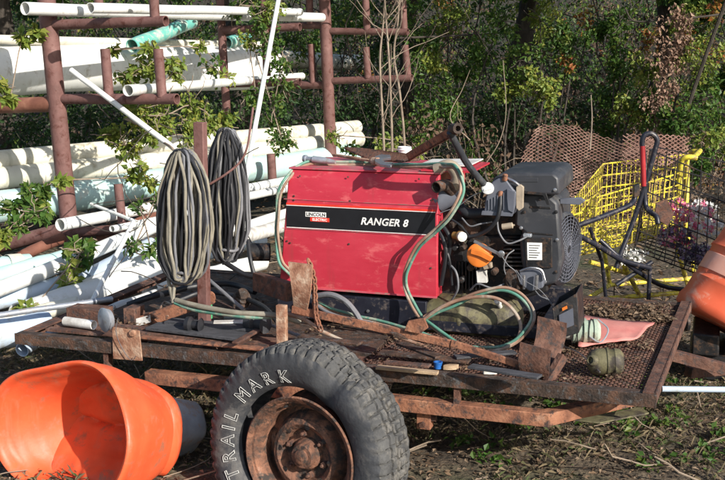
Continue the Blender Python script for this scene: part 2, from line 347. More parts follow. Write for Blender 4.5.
# lower chassis beam with its inward bend at the right
a = LT(148, 383, .03); zb = .30
pL = TR(loc(a).x, .03, zb); sB = loc(LT(550, 425, .03)).x
m = MB(); m.beam(pL, TR(sB, .03, zb), .06, .056); m.beam(TR(sB-.02, .032, zb), TR(sB+.33, .34, zb+.03), .058, .054)
obj('chassis_beam', m, M['rust_orange'], t, .003)
m = MB(); m.beam(TR(s0+.6, W-.25, zb), TR(-.1, W-.25, zb), .06, .056); obj('chassis_beam', m, M['rust'], t, .003)
for s in (loc(LT(459, 395, .06)).x, sB-1.25, sB-2.0):
    m = MB(); m.box(TR(s, .03, (zb+ZD)/2-.01), .012, .02, (ZD-zb)/2-.03); obj('strut', m, M['rust'], t, .001)
sh = loc(LT(425, 432, .06)).x
m = MB(); m.box(TR(sh, .06, zb-.068), .03, .03, .038); obj('spring_hanger', m, M['rust_orange'], t, .003)
m = MB(); m.lathe(TR(sh, .022, zb-.08), -EY, [(0, .013), (.014, .013), (.014, .001)], 6); m.lathe(TR(sh+.036, .05, zb-.06), EX, [(-.01, .014), (.014, .014), (.015, .001)], 6); obj('bolt', m, M['rust'], t)
# expanded-metal deck
def expanded(mb, P, U, Vv, nu, nv, th, w, wob=None):
    """diamond mesh: P origin, U,Vv full extents"""
    nrm = U.cross(Vv).normalized(); du = U/nu; dv = Vv/nv
    for j in range(nv):
        for i in range(nu):
            for a_, b_ in (((0, .5), (.5, 1)), ((.5, 1), (1, .5)), ((1, .5), (.5, 0)), ((.5, 0), (0, .5))):
                pass
            c = P+du*(i+.5*(j % 2))+dv*j
            for q in (c+du*.5+dv, c-du*.5+dv):
                p = c
                if wob: p = wob(c); q = wob(q)
                if p is None or q is None: continue
                d = (q-p); sd = d.cross(nrm).normalized()*w*.5; n_ = nrm*th*.5
                mb.hexa([p-sd-n_, q-sd-n_, q+sd-n_, p+sd-n_, p-sd+n_, q-sd+n_, q+sd+n_, p+sd+n_])
m = MB(); expanded(m, TR(-1.2, .05, ZD-.012), EX*1.16, EY*(W-.1)+EX*SF*.9, 38, 76, .004, .009); obj('deck_mesh', m, M['rust'], t, smooth=0)
m = MB(); m.box(TR(-1.95, W*.55, ZD-.014), .74, W*.42, .006); obj('deck_plate', m, M['rust_dark'], t)
# stake holding the cables
pst = LT(204, 300, .35)
m = MB(); top = LT(200, 122, .35); m.beam(TR(loc(pst).x, .35, ZD-.02), top, .05, .045, EY); obj('stake', m, M['rack'], t, .004)
p2 = LT(282, 330, .12)
m = MB(); m.beam(TR(loc(p2).x, .12, ZD-.03), TR(loc(p2).x, .12, loc(LT(282, 305, .12)).z), .045, .03, EY); obj('stake', m, M['rust_pale'], t, .003)
# bracket plate on left of the rail with bolt and wired-on clip
c = LT(127, 343, -.015)
pl = [LT(112, 327, -.012), LT(139, 331, -.012), LT(142, 361, -.012), LT(113, 359, -.012)]
m = MB(); m.prism(pl, EY*.008); m.lathe(LT(133, 333, -.012), -EY, [(0, .016), (.012, .014), (.013, .001)], 12); obj('bracket_plate', m, M['rust_pale'], t, .001)
m = MB(); m.tube(cat([LT(118, 318, -.03), LT(116, 332, -.035), LT(122, 348, -.03), LT(131, 360, -.03), LT(136, 356, -.03)]), .0018, 5); obj('tie_wire', m, M['chrome'], t)
m = MB(); dc = LT(104, 320, .03); ax = (-EY*.8-EX*.45).normalized(); m.lathe(dc, ax, [(-.03, .01), (-.028, .045), (0, .056), (.004, .05), (.006, .001)], 28); obj('tail_lamp', m, M['galv'], t)
m = MB(); p, q = LT(66, 326, .1), LT(235, 343, .1)
for k in range(3): m.beam(TR(s0+.12, .09+.07*k, ZD+.008), TR(s0+1.25, .09+.07*k, ZD+.008), .05, .012)
obj('deck_slat', m, M['rust'], t, .001)
m = MB(); m.box(TR(s0+.2, .32, ZD+.035), .1, .05, .03); m.box(TR(s0+.42, .36, ZD+.03), .03, .05, .045); obj('tongue_bracket', m, M['rust'], t, .002)
# ------------------------------------------------------------------ wheel
WC = PY(307, 454, 3.84); yaw = R(29); WN = V((-math.sin(yaw), -math.cos(yaw), .05)).normalized(); RT = .40
WR = WN.cross(EZ).normalized()*-1
axl = MB(); axl.beam(WC-WN*.1, WC-WN*.1+EY*1.2, .05, .05); obj('axle', axl, M['rust'], t, .003)
bead_off = -WN*.0
prof = []   # (axial, radius, tread?)
hw = .115
P_ = [(.085, .248), (.10, .258), (.118, .29), (.124, .33), (.12, .358), (.112, .378), (.104, .390), (.09, .397), (.062, .400), (.06, .392), (.05, .392), (.048, .401), (.02, .402), (.018, .394), (.008, .394), (.006, .402),
      (-.006, .402), (-.008, .394), (-.018, .394), (-.02, .402), (-.048, .401), (-.05, .392), (-.06, .392), (-.062, .400), (-.09, .397), (-.104, .390), (-.112, .378), (-.124, .33), (-.118, .29), (-.085, .262), (-.06, .3), (.06, .3)]
NL = 54; SEG = NL*10
def tyre_fn(i, u, r, th):
    k = th/(2*math.pi)*NL
    if r > .374:
        ph = (k+u*9+(.5 if u > 0 else 0)) % 1.0
        zig = .12*math.sin(k*2*math.pi*1.0+u*80)
        ph2 = (k*1.0+(.33 if abs(u) < .03 else 0)+zig) % 1.0
        if ph2 < .13 and r > .385: r -= .015
        elif ph2 < .13: r -= .003
    if 5 <= i <= 25: u += .0035*math.sin(k*2*math.pi)
    # dents of the deflated carcass (th=0 is up)
    dent = math.exp(-((th-5.75)/.16)**2)
    r -= .03*dent*(1 if u > .02 else .4)
    if u > .05: u += -.035*dent
    low = max(0, -math.cos(th)-.2)
    u *= 1+.35*low
    if r > .3: r += .012*math.sin(th*3+1)*0.4
    return u, r
m = MB(); TC = WC-WN*.05-WR*.03+EZ*.02; m.lathe(TC, WN, P_, SEG, close=True, fn=tyre_fn, ref=EZ)
nf = len(m.f); m.m = [0]*nf; pr = len(P_)
for i in range(pr):
    if 5 <= i <= 25:
        for j in range(SEG): m.m[i*SEG+j] = 1
for i, v in enumerate(m.v):
    if v[2] < .012: m.v[i] = (v[0], v[1], .012+v[2]*.03)
wheel = MB()
rim = [(-.13, .218), (-.12, .232), (-.11, .215), (-.05, .19), (.02, .19), (.035, .205), (.05, .212), (.056, .236), (.064, .241), (.069, .235), (.06, .222), (.03, .214), (-.02, .203), (-.04, .188), (-.036, .166), (-.005, .152), (.018, .14), (.024, .122), (.012, .104), (-.01, .095), (-.014, .06), (-.012, .035), (-.01, .001)]
wheel.lathe(WC, WN, rim, 72, ref=EZ)
wo = obj('wheel', wheel, M['rim'], t)
obj('tyre', m, [M['rubber'], M['tread']], wo, smooth=50)
m = MB(); m.lathe(WC, WN, [(-.012, .064), (.012, .058), (.018, .05), (.036, .048), (.04, .044), (.041, .03), (.05, .028), (.054, .022), (.055, .0005)], 28); obj('hub', m, M['rim'], wo)
bx_ = WN.cross(EZ).normalized(); by_ = bx_.cross(WN)
for k in range(6):
    a = k*math.pi/3+.35; c = WC+(bx_*math.cos(a)+by_*math.sin(a))*.082-WN*.012
    m = MB(); m.lathe(c, WN, [(0, .014), (.02, .0125), (.021, .006), (.034, .006), (.035, .0005)], 6); obj('lug_nut', m, M['rust'], wo)
for k in range(8):
    m = MB(); a = k*math.pi/4+.1; c = WC+(bx_*math.cos(a)+by_*math.sin(a))*.112+WN*.0195
    m.lathe(c, WN, [(0, .011), (.0015, .0105), (.002, .0005)], 12)
    obj('hand_hole', m, M['black_metal'], wo)
m = MB(); c = WC+(bx_*math.cos(1.2)+by_*math.sin(1.2))*.2+WN*.02; m.tube([c, c+WN*.03], .005, 8); obj('valve', m, M['black_metal'], wo)
# text helper
def text_mb(txt, size, fn, shear=0, bold=0, outline=0, spacing=1.0):
    cu = bpy.data.curves.new('txt', 'FONT'); cu.body = txt; cu.size = size; cu.shear = shear; cu.offset = bold; cu.space_character = spacing
    cu.align_x = 'CENTER'; cu.resolution_u = 3
    if outline: cu.fill_mode = 'NONE'; cu.bevel_depth = outline; cu.bevel_resolution = 0
    o = bpy.data.objects.new('txt', cu); COL.objects.link(o); dg = bpy.context.evaluated_depsgraph_get(); dg.update()
    me = bpy.data.meshes.new_from_object(o.evaluated_get(dg)); mb = MB()
    mb.add([fn(v.co.x, v.co.y, v.co.z) for v in me.vertices], [tuple(p.vertices) for p in me.polygons])
    bpy.data.objects.remove(o); bpy.data.meshes.remove(me); return mb
right_ = -bx_ if bx_.x < 0 else bx_
L_ = MB()
for ch, ang in (('T', -117), ('R', -104), ('A', -91), ('I', -81), ('L', -71), ('M', -50), ('A', -36), ('R', -22), ('K', -7)):
    a = R(ang); rad = right_*math.sin(a)+by_*math.cos(a); tg = right_*math.cos(a)-by_*math.sin(a)
    def fn(x, y, z, rad=rad, tg=tg):
        rr = .270+y; ax_ = float(np.interp(rr, [.248, .258, .29, .33, .358], [.085, .10, .118, .124, .12]))*(1+.35*max(0, -rad.z-.2))+.0048
        return TC+rad*rr+tg*x+WN*(ax_+z)
    obj('raised_letter', text_mb(ch, .069, fn, outline=.0014, bold=.001), M['letter'], wo, smooth=0)

# ================================================================== WELDER
TW = .62
wl = thing('engine_welder', 'faded red engine driven welder with black decal and charcoal petrol engine', 'welder', TR(loc(LT(437, 298, TW)).x, TW, ZD))
bl = loc(LT(279, 279, TW)); br = loc(LT(437, 298, TW)); tl = loc(LT(288, 183, TW)); tr_ = loc(LT(437, 181, TW))
zb_ = br.z; zt = (tl.z+tr_.z)/2; ztop = zt+.045; sL = bl.x; sR = br.x; D = .56; ins = tl.x-bl.x
def fp(px, py, off=0):  return LT(px, py, TW-off)
m = MB()
prof = [(0, zb_), (0, zt), (.028, ztop), (D-.028, ztop), (D, zt), (D, zb_)]
A = [TR(sL+(ins*(z-zb_)/(zt-zb_)), TW+tt, z) for tt, z in prof]; B = [TR(sR, TW+tt, z) for tt, z in prof]
m.add(A+B, [tuple(range(6)), tuple(range(11, 5, -1))]+[(i, i+6, (i+1) % 6+6, (i+1) % 6) for i in range(6)])
obj('case', m, M['red'], wl, .006)
m = MB(); m.box(TR((sL+sR)/2+ins/2, TW+D/2, ztop+.005), (sR-sL)/2-ins/2+.004, D/2-.02, .004); obj('roof', m, M['red_roof'], wl, .002)
# panel seams / lower lip
m = MB(); zs = loc(LT(437, 196, TW)).z
zz1 = loc(LT(360, 207, TW)).z; zz2 = loc(LT(360, 231, TW)).z
m.box(TR((sL+sR)/2+.012, TW-.0015, zz1+.022), (sR-sL)/2-.02, .002, .0015); m.box(TR((sL+sR)/2, TW-.002, zb_+.003), (sR-sL)/2, .004, .004)
m.box(TR((sL+sR)/2+.008, TW-.0015, zz2-.006), (sR-sL)/2-.012, .002, .0012)
obj('panel_seam', m, M['red_roof'], wl)
zc = (zz1+zz2)/2; hh = (zz1-zz2)/2*.88
m = MB(); m.box(TR((sL+ins*.6+sR)/2, TW-.0015, zc-.004), (sR-sL-ins*.6)/2-.012, .0012, hh); dec = obj('decal_band', m, M['stripe_black'], wl)
m = MB(); m.box(TR((sL+ins*.6+sR)/2, TW-.0015, zc-.004+hh+.0105), (sR-sL-ins*.6)/2-.012, .0012, .0048); obj('decal_stripe', m, M['stripe_red'], wl)
m = MB()
for dz in (hh+.0035, -hh-.003): m.box(TR((sL+ins*.6+sR)/2, TW-.0018, zc-.004+dz), (sR-sL-ins*.6)/2-.012, .0012, .0015)
obj('decal_pinstripe', m, M['white'], wl)
def onface(cx, cz, off=.0035): return lambda x, y, z: TR(cx+x, TW-off-z, cz+y)
c1 = loc(fp(316, 217)); 
m = MB(); m.box(TR(c1.x, TW-.0032, c1.z+.012), .052, .0006, .0115); badge = obj('badge', m, M['white'], wl)
obj('badge_lettering', text_mb('LINCOLN', .0225, onface(c1.x, c1.z+.0045, .0042), bold=.0007), M['black_print'], badge, smooth=0)
m = MB(); m.box(TR(c1.x+.02, TW-.0032, c1.z-.0115), .048, .0006, .0095); badge = obj('badge', m, M['stripe_red'], wl)
obj('badge_lettering', text_mb('ELECTRIC', .017, onface(c1.x+.02, c1.z-.0175, .0042), bold=.0004), M['white'], badge, smooth=0)
c2 = loc(fp(384, 222))
obj('model_lettering', text_mb('RANGER 8', .047, onface(c2.x, c2.z-.016, .0035), shear=.25, bold=.0012, spacing=1.05), M['white'], wl, smooth=0)
for px, py in ((300, 176), (348, 177), (419, 179), (294, 200), (350, 201), (287, 241), (349, 244), (294, 196), (432, 200), (290, 243), (431, 268)):
    m = MB(); m.lathe(fp(px, py, .001), -EY, [(0, .005), (.003, .0045), (.004, .0004)], 8); obj('screw', m, M['rust_dark'], wl)
# base skid
m = MB(); zbase = ZD+.012
m.box(TR((sL+sR)/2-.03, TW+.03, (zbase+zb_)/2-.01), (sR-sL-.04)/2, .035, (zb_-zbase)/2-.012); m.box(TR(sR+.3, TW+.03, zbase+.02), .36, .03, .025)
m.box(TR((sL+sR+.55)/2, TW+D-.05, (zbase+zb_)/2-.01), (sR-sL+.55)/2, .035, (zb_-zbase)/2-.012)
for s in (sL+.06, sR, sR+.5): m.box(TR(s, TW+D/2, zbase+.03), .03, D/2-.09, .03)
obj('skid', m, M['black_paint'], wl, .004)
m = MB()
for px, py in ((368, 311), (300, 300)): m.lathe(LT(px, py, TW-.007), -EY, [(0, .008), (.006, .007), (.007, .0004)], 8)
obj('bolt', m, M['chrome'], wl)
# left end panel: black output stud cylinders
m = MB(); m.lathe(LT(270, 252, TW+.1), -EX*.9-EY*.3, [(0, .045), (.09, .045), (.1, .035), (.1, .001)], 20); obj('outlet', m, M['black_metal'], wl)
# ---- engine (all placed on planes parallel to the case front)
def plate(name, pix, t0, dep, mt, bev=.004, par=None):
    m = MB(); m.prism([LT(x, y, TW+t0) for x, y in pix], EY*dep); return obj(name, m, mt, par or wl, bev)
plate('engine_block', [(470, 236), (545, 236), (548, 292), (520, 300), (455, 298), (455, 262)], .12, .3, M['black_metal'], .01)
m = MB()
for k in range(9):
    y = 240+k*4.2; m.prism([LT(x, yy, TW+.06) for x, yy in ((503, y), (528, y), (528, y+1.6), (503, y+1.6))], EY*.1)
obj('cooling_fins', m, M['black_metal'], wl, .0008); m = MB()
for k in range(8):
    x = 455+k*3.4; m.prism([LT(xx, yy, TW+.08) for xx, yy in ((x, 262), (x+1.2, 262), (x+1.2, 290), (x, 290))], EY*.08)
obj('cooling_fins', m, M['black_metal'], wl, .0008)
plate('engine_cover', [(490, 184), (495, 177), (503, 173), (553, 173), (559, 178), (560, 195), (528, 195), (524, 193), (490, 193)], -.01, .5, M['plastic'], .012)
cov = plate('blower_housing', [(516, 193), (548, 194), (558, 203), (560, 232), (562, 262), (557, 283), (544, 287), (527, 283), (521, 262), (519, 238), (523, 232), (514, 226)], .03, .42, M['plastic'], .014)
plate('cover_latch', [(519, 190.5), (546, 193), (550, 205), (547, 205), (543, 195.5), (519, 193)], -.014, .01, M['black_metal'], .001)
plate('cover_handle', [(522, 173), (528, 173), (529, 170.5), (521, 170.5)], .1, .2, M['plastic'], .003)
plate('cover_emboss', [(508, 178), (538, 178), (538, 182), (508, 182)], -.0125, .004, M['plastic'], .001)
plate('side_panel', [(524, 238), (552, 238), (552, 268), (526, 268)], .018, .02, M['black_metal'], .003)
lb = plate('spec_label', [(527, 242.5), (542, 243), (542, 260), (527.5, 260)], .0155, .002, M['white'], 0)
m = MB()
for k in range(6): m.prism([LT(x, y, TW+.0145) for x, y in ((529, 245+k*2.4), (540-(k % 3)*1.5, 245.3+k*2.4), (540-(k % 3)*1.5, 246+k*2.4), (529, 245.7+k*2.4))], EY*.0006)
obj('print_line', m, M['black_print'], lb)
# air cleaner
ac = plate('air_cleaner', [(483, 216), (486, 196), (492, 182), (499, 178), (505, 178), (513, 189), (517, 192), (516, 205), (513, 215), (500, 216)], -.03, .16, M['plastic_light'], .006)
m = MB(); m.prism([LT(x, y, TW-.045) for x, y in ((507, 189), (515, 192), (513, 213), (508, 210), (507, 199))], EY*.02)
m.prism([LT(x, y, TW-.04) for x, y in ((482, 211), (513, 213), (512, 216.5), (481, 215))], EY*.02)
for k in range(6): m.prism([LT(x, y, TW-.037) for x, y in ((488+k*3, 200-k*1.5), (489+k*3, 200-k*1.5), (489+k*3, 210), (488+k*3, 210))], EY*.01)
obj('air_cleaner_rib', m, M['plastic_light'], ac, .001)
plate('mount_plate', [(516, 187), (520, 184.5), (523.5, 187), (523, 208), (519, 211), (516, 208)], -.03, .02, M['tan_plate'], .002)
m = MB(); m.tube(cat([LT(507, 178, TW-.02), LT(515, 182, TW-.03), LT(521, 187, TW-.02)]), .006, 8); obj('bracket_rod', m, M['chrome'], wl)
for px, py, r in ((505, 177, .011), (500.5, 194, .010)):
    m = MB(); m.lathe(LT(px, py, TW-.03), V((.1, -.2, 1)), [(-.016, r), (-.012, r*1.1), (.01, r*1.05), (.014, r*.7), (.014, .001)], 14); obj('rusty_fitting', m, M['rust_orange'], wl)
m = MB(); m.tube(cat([LT(500.5, 196, TW-.03), LT(500, 207, TW-.045), LT(497, 219, TW-.05), LT(489, 229, TW-.04), LT(478, 235, TW-.02), LT(464, 237.5, TW-.01)]), .0095, 10); obj('fuel_hose', m, M['cable_black'], wl)
m = MB(); m.lathe(LT(459, 236, TW-.02), (EX*.9-EY*.4), [(-.03, .01), (-.03, .017), (-.002, .017), (0, .024), (.014, .024), (.016, .01)], 16); obj('brass_fitting', m, M['brass'], wl)
m = MB(); m.lathe(LT(461.5, 236.5, TW-.035), (EX*.5-EY*.8), [(-.012, .022), (.012, .022), (.016, .012), (.016, .001)], 16); obj('hose_collar', m, M['white_dirty'], wl)
m = MB(); m.lathe(LT(488, 188.5, TW-.03), -EY+EZ*.25, [(-.03, .014), (-.02, .027), (.01, .027), (.014, .02), (.014, .001)], 20); m.prism([LT(x, y, TW-.05) for x, y in ((484, 189), (492, 186.5), (492, 189), (484, 191))], EY*.01); obj('filler_cap', m, M['white'], wl)
# oil cap
oc = LT(479, 255, TW-.03); m = MB(); m.lathe(oc, -EY*.9+EX*.1+EZ*.2, [(-.05, .05), (-.02, .055), (.0, .055), (.006, .048), (.007, .001)], 28)
obj('oil_cap', m, M['cap_orange'], wl)
plate('cap_grip', [(471, 249), (482, 251), (493, 257), (490, 262), (480, 257), (470, 254)], -.052, .02, M['cap_orange'], .003)
# muffler + exhaust
m = MB(); mc = LT(447, 196, TW+.02)
m.lathe(LT(440, 198, TW+.06), (EX*.8+EY*.1+EZ*.5), [(-.03, .045), (-.02, .06), (.07, .06), (.09, .045), (.09, .001)], 24); obj('muffler', m, M['plastic_light'], wl)
m = MB(); m.tube(cat([LT(452, 192, TW+.03), LT(447, 186, TW-.0), LT(441, 185.5, TW-.04), LT(436, 187.5, TW-.075)]), .026, 16, wall=.004); obj('exhaust_pipe', m, M['rust_dark'], wl)
m = MB(); m.tube(cat([LT(436, 170, TW+.05), LT(450, 166, TW+.04), LT(458, 178, TW+.03), LT(450, 192, TW+.05)]), .03, 14); obj('heat_shield', m, M['tan_plate'], wl)
m = MB(); m.tube(cat([LT(459, 205, TW+.08), LT(465, 212, TW+.05), LT(474, 214, TW+.05), LT(486, 212, TW+.06)]), .022, 14); obj('intake_elbow', m, M['cable_black'], wl)
m = MB(); m.tube(cat([LT(497, 218, TW-.03), LT(499, 232, TW-.04), LT(507, 243, TW-.045), LT(518, 241, TW-.04), LT(528, 236, TW-.02)]), .004, 7); obj('ignition_lead', m, M['cable_grey'], wl)
plate('lead_clip', [(523, 234), (531, 234.5), (531, 237.5), (523, 237)], -.02, .03, M['galv'], .002)
m = MB(); m.beam(LT(474, 241, TW-.02), LT(501, 255, TW-.04), .014, .007, EY); m.lathe(LT(501, 254, TW-.045), -EY, [(-.008, .016), (.002, .016), (.004, .008), (.004, .001)], 16); obj('governor_lever', m, M['chrome'], wl, .001)
m = MB(); m.tube(cat([LT(501, 255, TW-.045), LT(508, 265, TW-.05), LT(516, 272, TW-.04), LT(520, 282, TW-.03)]), .0022, 6); m.tube(cat([LT(487, 190, TW-.04), LT(472, 196, TW-.02), LT(458, 206, TW-.01), LT(440, 213, TW-.01)]), .0022, 6); m.tube(cat([LT(516, 270, TW-.04), LT(524, 280, TW-.05), LT(540, 290, TW-.06), LT(552, 304, TW-.06)]), .0016, 6); obj('control_wire', m, M['cable_grey'], wl)
plate('carburettor', [(519, 271), (533, 270), (543, 274), (543, 288), (530, 292), (519, 284)], -.01, .08, M['plastic_light'], .006)
m = MB(); m.tube(cat([LT(520, 271, TW-.02), LT(530, 268, TW-.03), LT(541, 270, TW-.02), LT(545, 280, TW-.02)]), .005, 8); m.tube([LT(524, 275, TW-.03), LT(524, 289, TW-.03)], .006, 8); m.tube([LT(537, 275, TW-.03), LT(536, 289, TW-.03)], .008, 8); obj('linkage', m, M['chrome'], wl)
plate('carton_tag', [(476, 271), (486, 271), (487, 283), (477, 283)], .02, .03, M['white_dirty'], .002)
plate('yellow_clip', [(481, 263), (491, 263), (492, 268), (484, 270)], .0, .03, M['tan_plate'], .002)
for px, py in ((462, 248), (470, 268), (461, 280), (494, 272), (506, 281), (452, 225), (455, 248)):
    m = MB(); m.lathe(LT(px, py, TW+.04), -EY, [(-.04, .016), (0, .016), (.004, .011), (.012, .011), (.013, .001)], 10); obj('engine_bolt', m, M['black_metal'] if px % 2 else M['rust_dark'], wl)
m = MB()
for a, b, c_ in (((440, 222), (450, 240), (446, 268)), ((446, 216), (461, 226), (470, 238)), ((441, 240), (449, 258), (452, 285)), ((438, 228), (446, 250), (441, 285))):
    m.tube(cat([LT(*a, TW+.03), LT(*b, TW+.0), LT(*c_, TW+.03)]), random.uniform(.005, .011), 8)
obj('wiring_loom', m, M['cable_black'], wl)
plate('inner_panel', [(438, 205), (462, 205), (463, 298), (438, 298)], .1, .02, M['black_metal'], .002)
plate('inner_panel', [(455, 208), (520, 210), (522, 240), (455, 240)], .16, .02, M['black_metal'], .002)
for px, py in ((521, 200), (540, 199), (556, 212), (557, 240), (556, 272), (545, 282), (529, 281), (521, 228), (524, 212), (495, 188), (555, 190)):
    m = MB(); m.lathe(LT(px, py, TW+(.03 if py > 193 else -.01)), -EY, [(-.002, .009), (.001, .009), (.002, .006), (.007, .006), (.0075, .0004)], 6); obj('housing_bolt', m, M['chrome'] if px % 2 else M['black_metal'], wl)
plate('housing_seam', [(530, 206), (550, 207), (551, 209), (530, 208)], .026, .006, M['black_metal'], .001)
plate('housing_seam', [(527, 232), (553, 234), (553, 235.5), (527, 233.5)], .026, .006, M['black_metal'], .001)
m = MB(); m.lathe(LT(508, 226, TW-.01), EX+EZ*.2, [(-.03, .004), (-.026, .014), (.02, .014), (.024, .004), (.03, .004), (.03, .001)], 14); obj('fuel_filter', m, M['tan_plate'], wl)
m = MB()
obj('wiring_loom', m, M['cable_grey'], wl) if m.v else None
for a, b, c_, d_ in (((462, 218), (470, 226), (480, 224), (492, 222)), ((514, 250), (507, 256), (504, 268), (508, 280)), ((470, 290), (478, 284), (492, 288), (504, 284)), ((447, 262), (456, 272), (458, 288), (452, 300)), ((533, 288), (540, 296), (548, 300), (556, 312))):
    m = MB(); m.tube(cat([LT(*a, TW+.02), LT(*b, TW-.01), LT(*c_, TW-.01), LT(*d_, TW+.02)]), random.uniform(.003, .006), 7); obj('lead', m, M['cable_grey'], wl)
plate('starter_motor', [(505, 272), (520, 272), (520, 290), (505, 290)], .0, .1, M['rust_dark'], .006)
plate('heat_plate', [(456, 222), (472, 219), (480, 228), (474, 240), (460, 232)], .06, .02, M['rust_dark'], .002)
# fan guard on the right end of blower
fc = LT(558, 248, TW+.2); ax = (EX*.96-EY*.28).normalized(); e1 = EZ; e2 = ax.cross(EZ)
fg = MB()
for rr in [.02+.0165*k for k in range(9)]:
    fg.tube([fc+ax*(.055-.0*rr-.12*rr*rr*9*.15)+(e1*math.cos(a)+e2*math.sin(a))*rr for a in [2*math.pi*j/36 for j in range(37)]], .0016, 5)
for j in range(24):
    a = 2*math.pi*j/24; fg.tube([fc+ax*.055+(e1*math.cos(a)+e2*math.sin(a))*.02, fc+ax*.04+(e1*math.cos(a)+e2*math.sin(a))*.155], .0018, 5)
obj('fan_guard', fg, M['plastic_light'], wl)
m = MB(); m.lathe(fc, ax, [(-.06, .14), (-.06, .172), (.03, .172), (.045, .158), (.03, .15), (-.02, .145), (-.03, .001)], 48); obj('fan_shroud', m, M['plastic'], wl)
m = MB(); m.prism([LT(x, y, TW+.1) for x, y in ((560, 199), (580, 198), (585, 201), (580, 205), (560, 204))], EY*.03); obj('choke_lever', m, M['plastic_light'], wl, .002)
# tank under the engine
m = MB(); c = LT(474, 316, TW+.1); ax = EX
m.lathe(c, ax, [(-.28, .001), (-.275, .05), (-.25, .085), (-.2, .1), (-.06, .1), (-.055, .104), (-.045, .104), (-.04, .1), (.15, .1), (.2, .085), (.225, .05), (.23, .001)], 36); obj('fuel_tank', m, M['khaki'], wl)
m = MB(); m.lathe(LT(498, 302, TW-.0), V((-.3, -.5, .6)), [(-.04, .01), (-.01, .01), (-.01, .015), (.012, .016), (.02, .008), (.02, .001)], 14); obj('tank_valve', m, M['white_dirty'], wl)
# lid sheet on the far right roof
m = MB(); m.box(TR(sR-.02, TW+D*.55, ztop+.026), .13, .16, .0025, (EX*.99+EZ*.04, EY, EZ)); obj('lid_sheet', m, M['white_dirty'], wl)
m = MB(); m.box(TR(sR+.03, TW+D*.4, ztop+.017), .12, .2, .004, (EX, EY, EZ)); obj('lid', m, M['red'], wl)
# ================================================================== HOSES AND CABLES
def off_path(pts, o): return [p+o for p in pts]
ht = thing('twin_welding_hose', 'faded green and red twin gas hose draped over the welder and looped on the deck', 'hose', LT(430, 345, .3))
zz = ztop+.02
p1 = [LT(292, 277, TW-.03), LT(281, 262, TW-.03), LT(277, 238, TW-.02), LT(278, 205, TW-.03), LT(286, 178, TW-.02)]
p1 += [TR(sL+.10, TW+.12, zz), TR(sL+.25, TW+.18, zz-.002), TR(sL+.45, TW+.2, zz), TR(sL+.62, TW+.12, zz+.004), LT(442, 165, TW+.02), LT(455, 168, TW-.06), LT(462, 183, TW-.09), LT(459, 200, TW-.10), LT(449, 216, TW-.10), LT(434, 232, TW-.09), LT(418, 248, TW-.075), LT(408, 266, TW-.06), LT(405.5, 284, TW-.055), LT(411, 302, TW-.07), LT(421, 316, TW-.1), LT(438, 330, TW-.14), LT(456, 343, TW-.18), LT(468, 352, TW-.2)]
p2_ = [LT(318, 303, TW-.06), LT(340, 312, TW-.07), LT(372, 321, TW-.1), LT(405, 328, TW-.14), LT(432, 338, TW-.18), LT(462, 348, TW-.2), LT(492, 349, TW-.2), LT(515, 342, TW-.18), LT(529, 327, TW-.15), LT(532, 312, TW-.12), LT(523, 297, TW-.1), LT(505, 290, TW-.09), LT(484, 292, TW-.09), LT(462, 300, TW-.1), LT(443, 309, TW-.11), LT(425, 318, TW-.12)]
for nm_, pts, dv in (('hose_line', p1, V((.0, 0, 0))), ('hose_line', p2_, V((0, 0, 0)))):
    c = cat(pts, 6)
    for k, mt in ((-1, 'hose_green'), (1, 'hose_red')):
        out = []
        for i, p in enumerate(c):
            tg = (c[min(i+1, len(c)-1)]-c[max(i-1, 0)]).normalized(); sd = tg.cross(-EY).normalized()
            p = p+V((noise.noise(p*9), noise.noise(p*9+V((5, 0, 0))), noise.noise(p*9+V((0, 7, 0)))))*.008
            out.append(p+sd*k*.0068+EY*(.005*math.sin(i*.33)*k)+sd*.0014*math.sin(i*.5))
        m = MB(); m.tube(out, .0068, 8); obj(nm_, m, M[mt], ht)
m = MB(); m.tube(cat([LT(420, 322, TW-.13), LT(440, 308, TW-.14), LT(462, 299, TW-.13), LT(490, 297, TW-.13), LT(508, 305, TW-.13), LT(520, 322, TW-.14), LT(518, 338, TW-.17), LT(505, 348, TW-.2), LT(480, 352, TW-.22), LT(440, 350, TW-.22), LT(395, 336, TW-.2)], 6), .008, 8); obj('hose_line', m, M['hose_red'], ht)
def hose(label, pts, r, mt, name='hose', cat_='hose'):
    m = MB(); m.tube(cat(pts, 6), r, 9); return tag(obj(name, m, M[mt]), label, cat_)
hose('thick pale hose arching out from under the red case above the tyre', [LT(312, 297, TW-.08), LT(330, 294.5, TW-.1), LT(345, 301, TW-.11), LT(355, 312, TW-.12), LT(361, 322, TW-.13)], .014, 'cable_grey')
hose('slim grey hose curling below the pale arched hose', [LT(312, 296, TW-.07), LT(318, 306, TW-.1), LT(332, 314, TW-.11), LT(350, 319, TW-.12), LT(372, 323, TW-.13)], .008, 'cable_grey')
hose('tan and black cable running from the coil towards the rusty bracket', [LT(176, 300, .2), LT(190, 304, .18), LT(214, 309, .16), LT(240, 313, .15), LT(274, 315, .17), LT(300, 322, .25)], .012, 'cable_tan', 'cable', 'cable')
hose('green hose lying just under the tan cable on the left deck', [LT(175, 303, .2), LT(195, 310, .18), LT(222, 314, .16), LT(248, 317, .15), LT(272, 317, .18)], .009, 'hose_green')
hose('stiff grey cable sloping down the left deck behind the stake', [LT(200, 272, .5), LT(215, 285, .45), LT(230, 298, .4), LT(243, 309, .36)], .009, 'cable_grey', 'cable', 'cable')
hose('black cable hanging down the left end of the red case', [LT(248, 240, TW+.05), LT(250, 258, TW), LT(254, 275, TW-.02), LT(259, 292, TW-.05)], .011, 'cable_black', 'cable', 'cable')
hose('dark cable sloping from the hanging coils to the bracket beam', [LT(215, 256, .45), LT(232, 267, .42), LT(246, 275, .4), LT(262, 279, .35)], .012, 'cable_black', 'cable', 'cable')
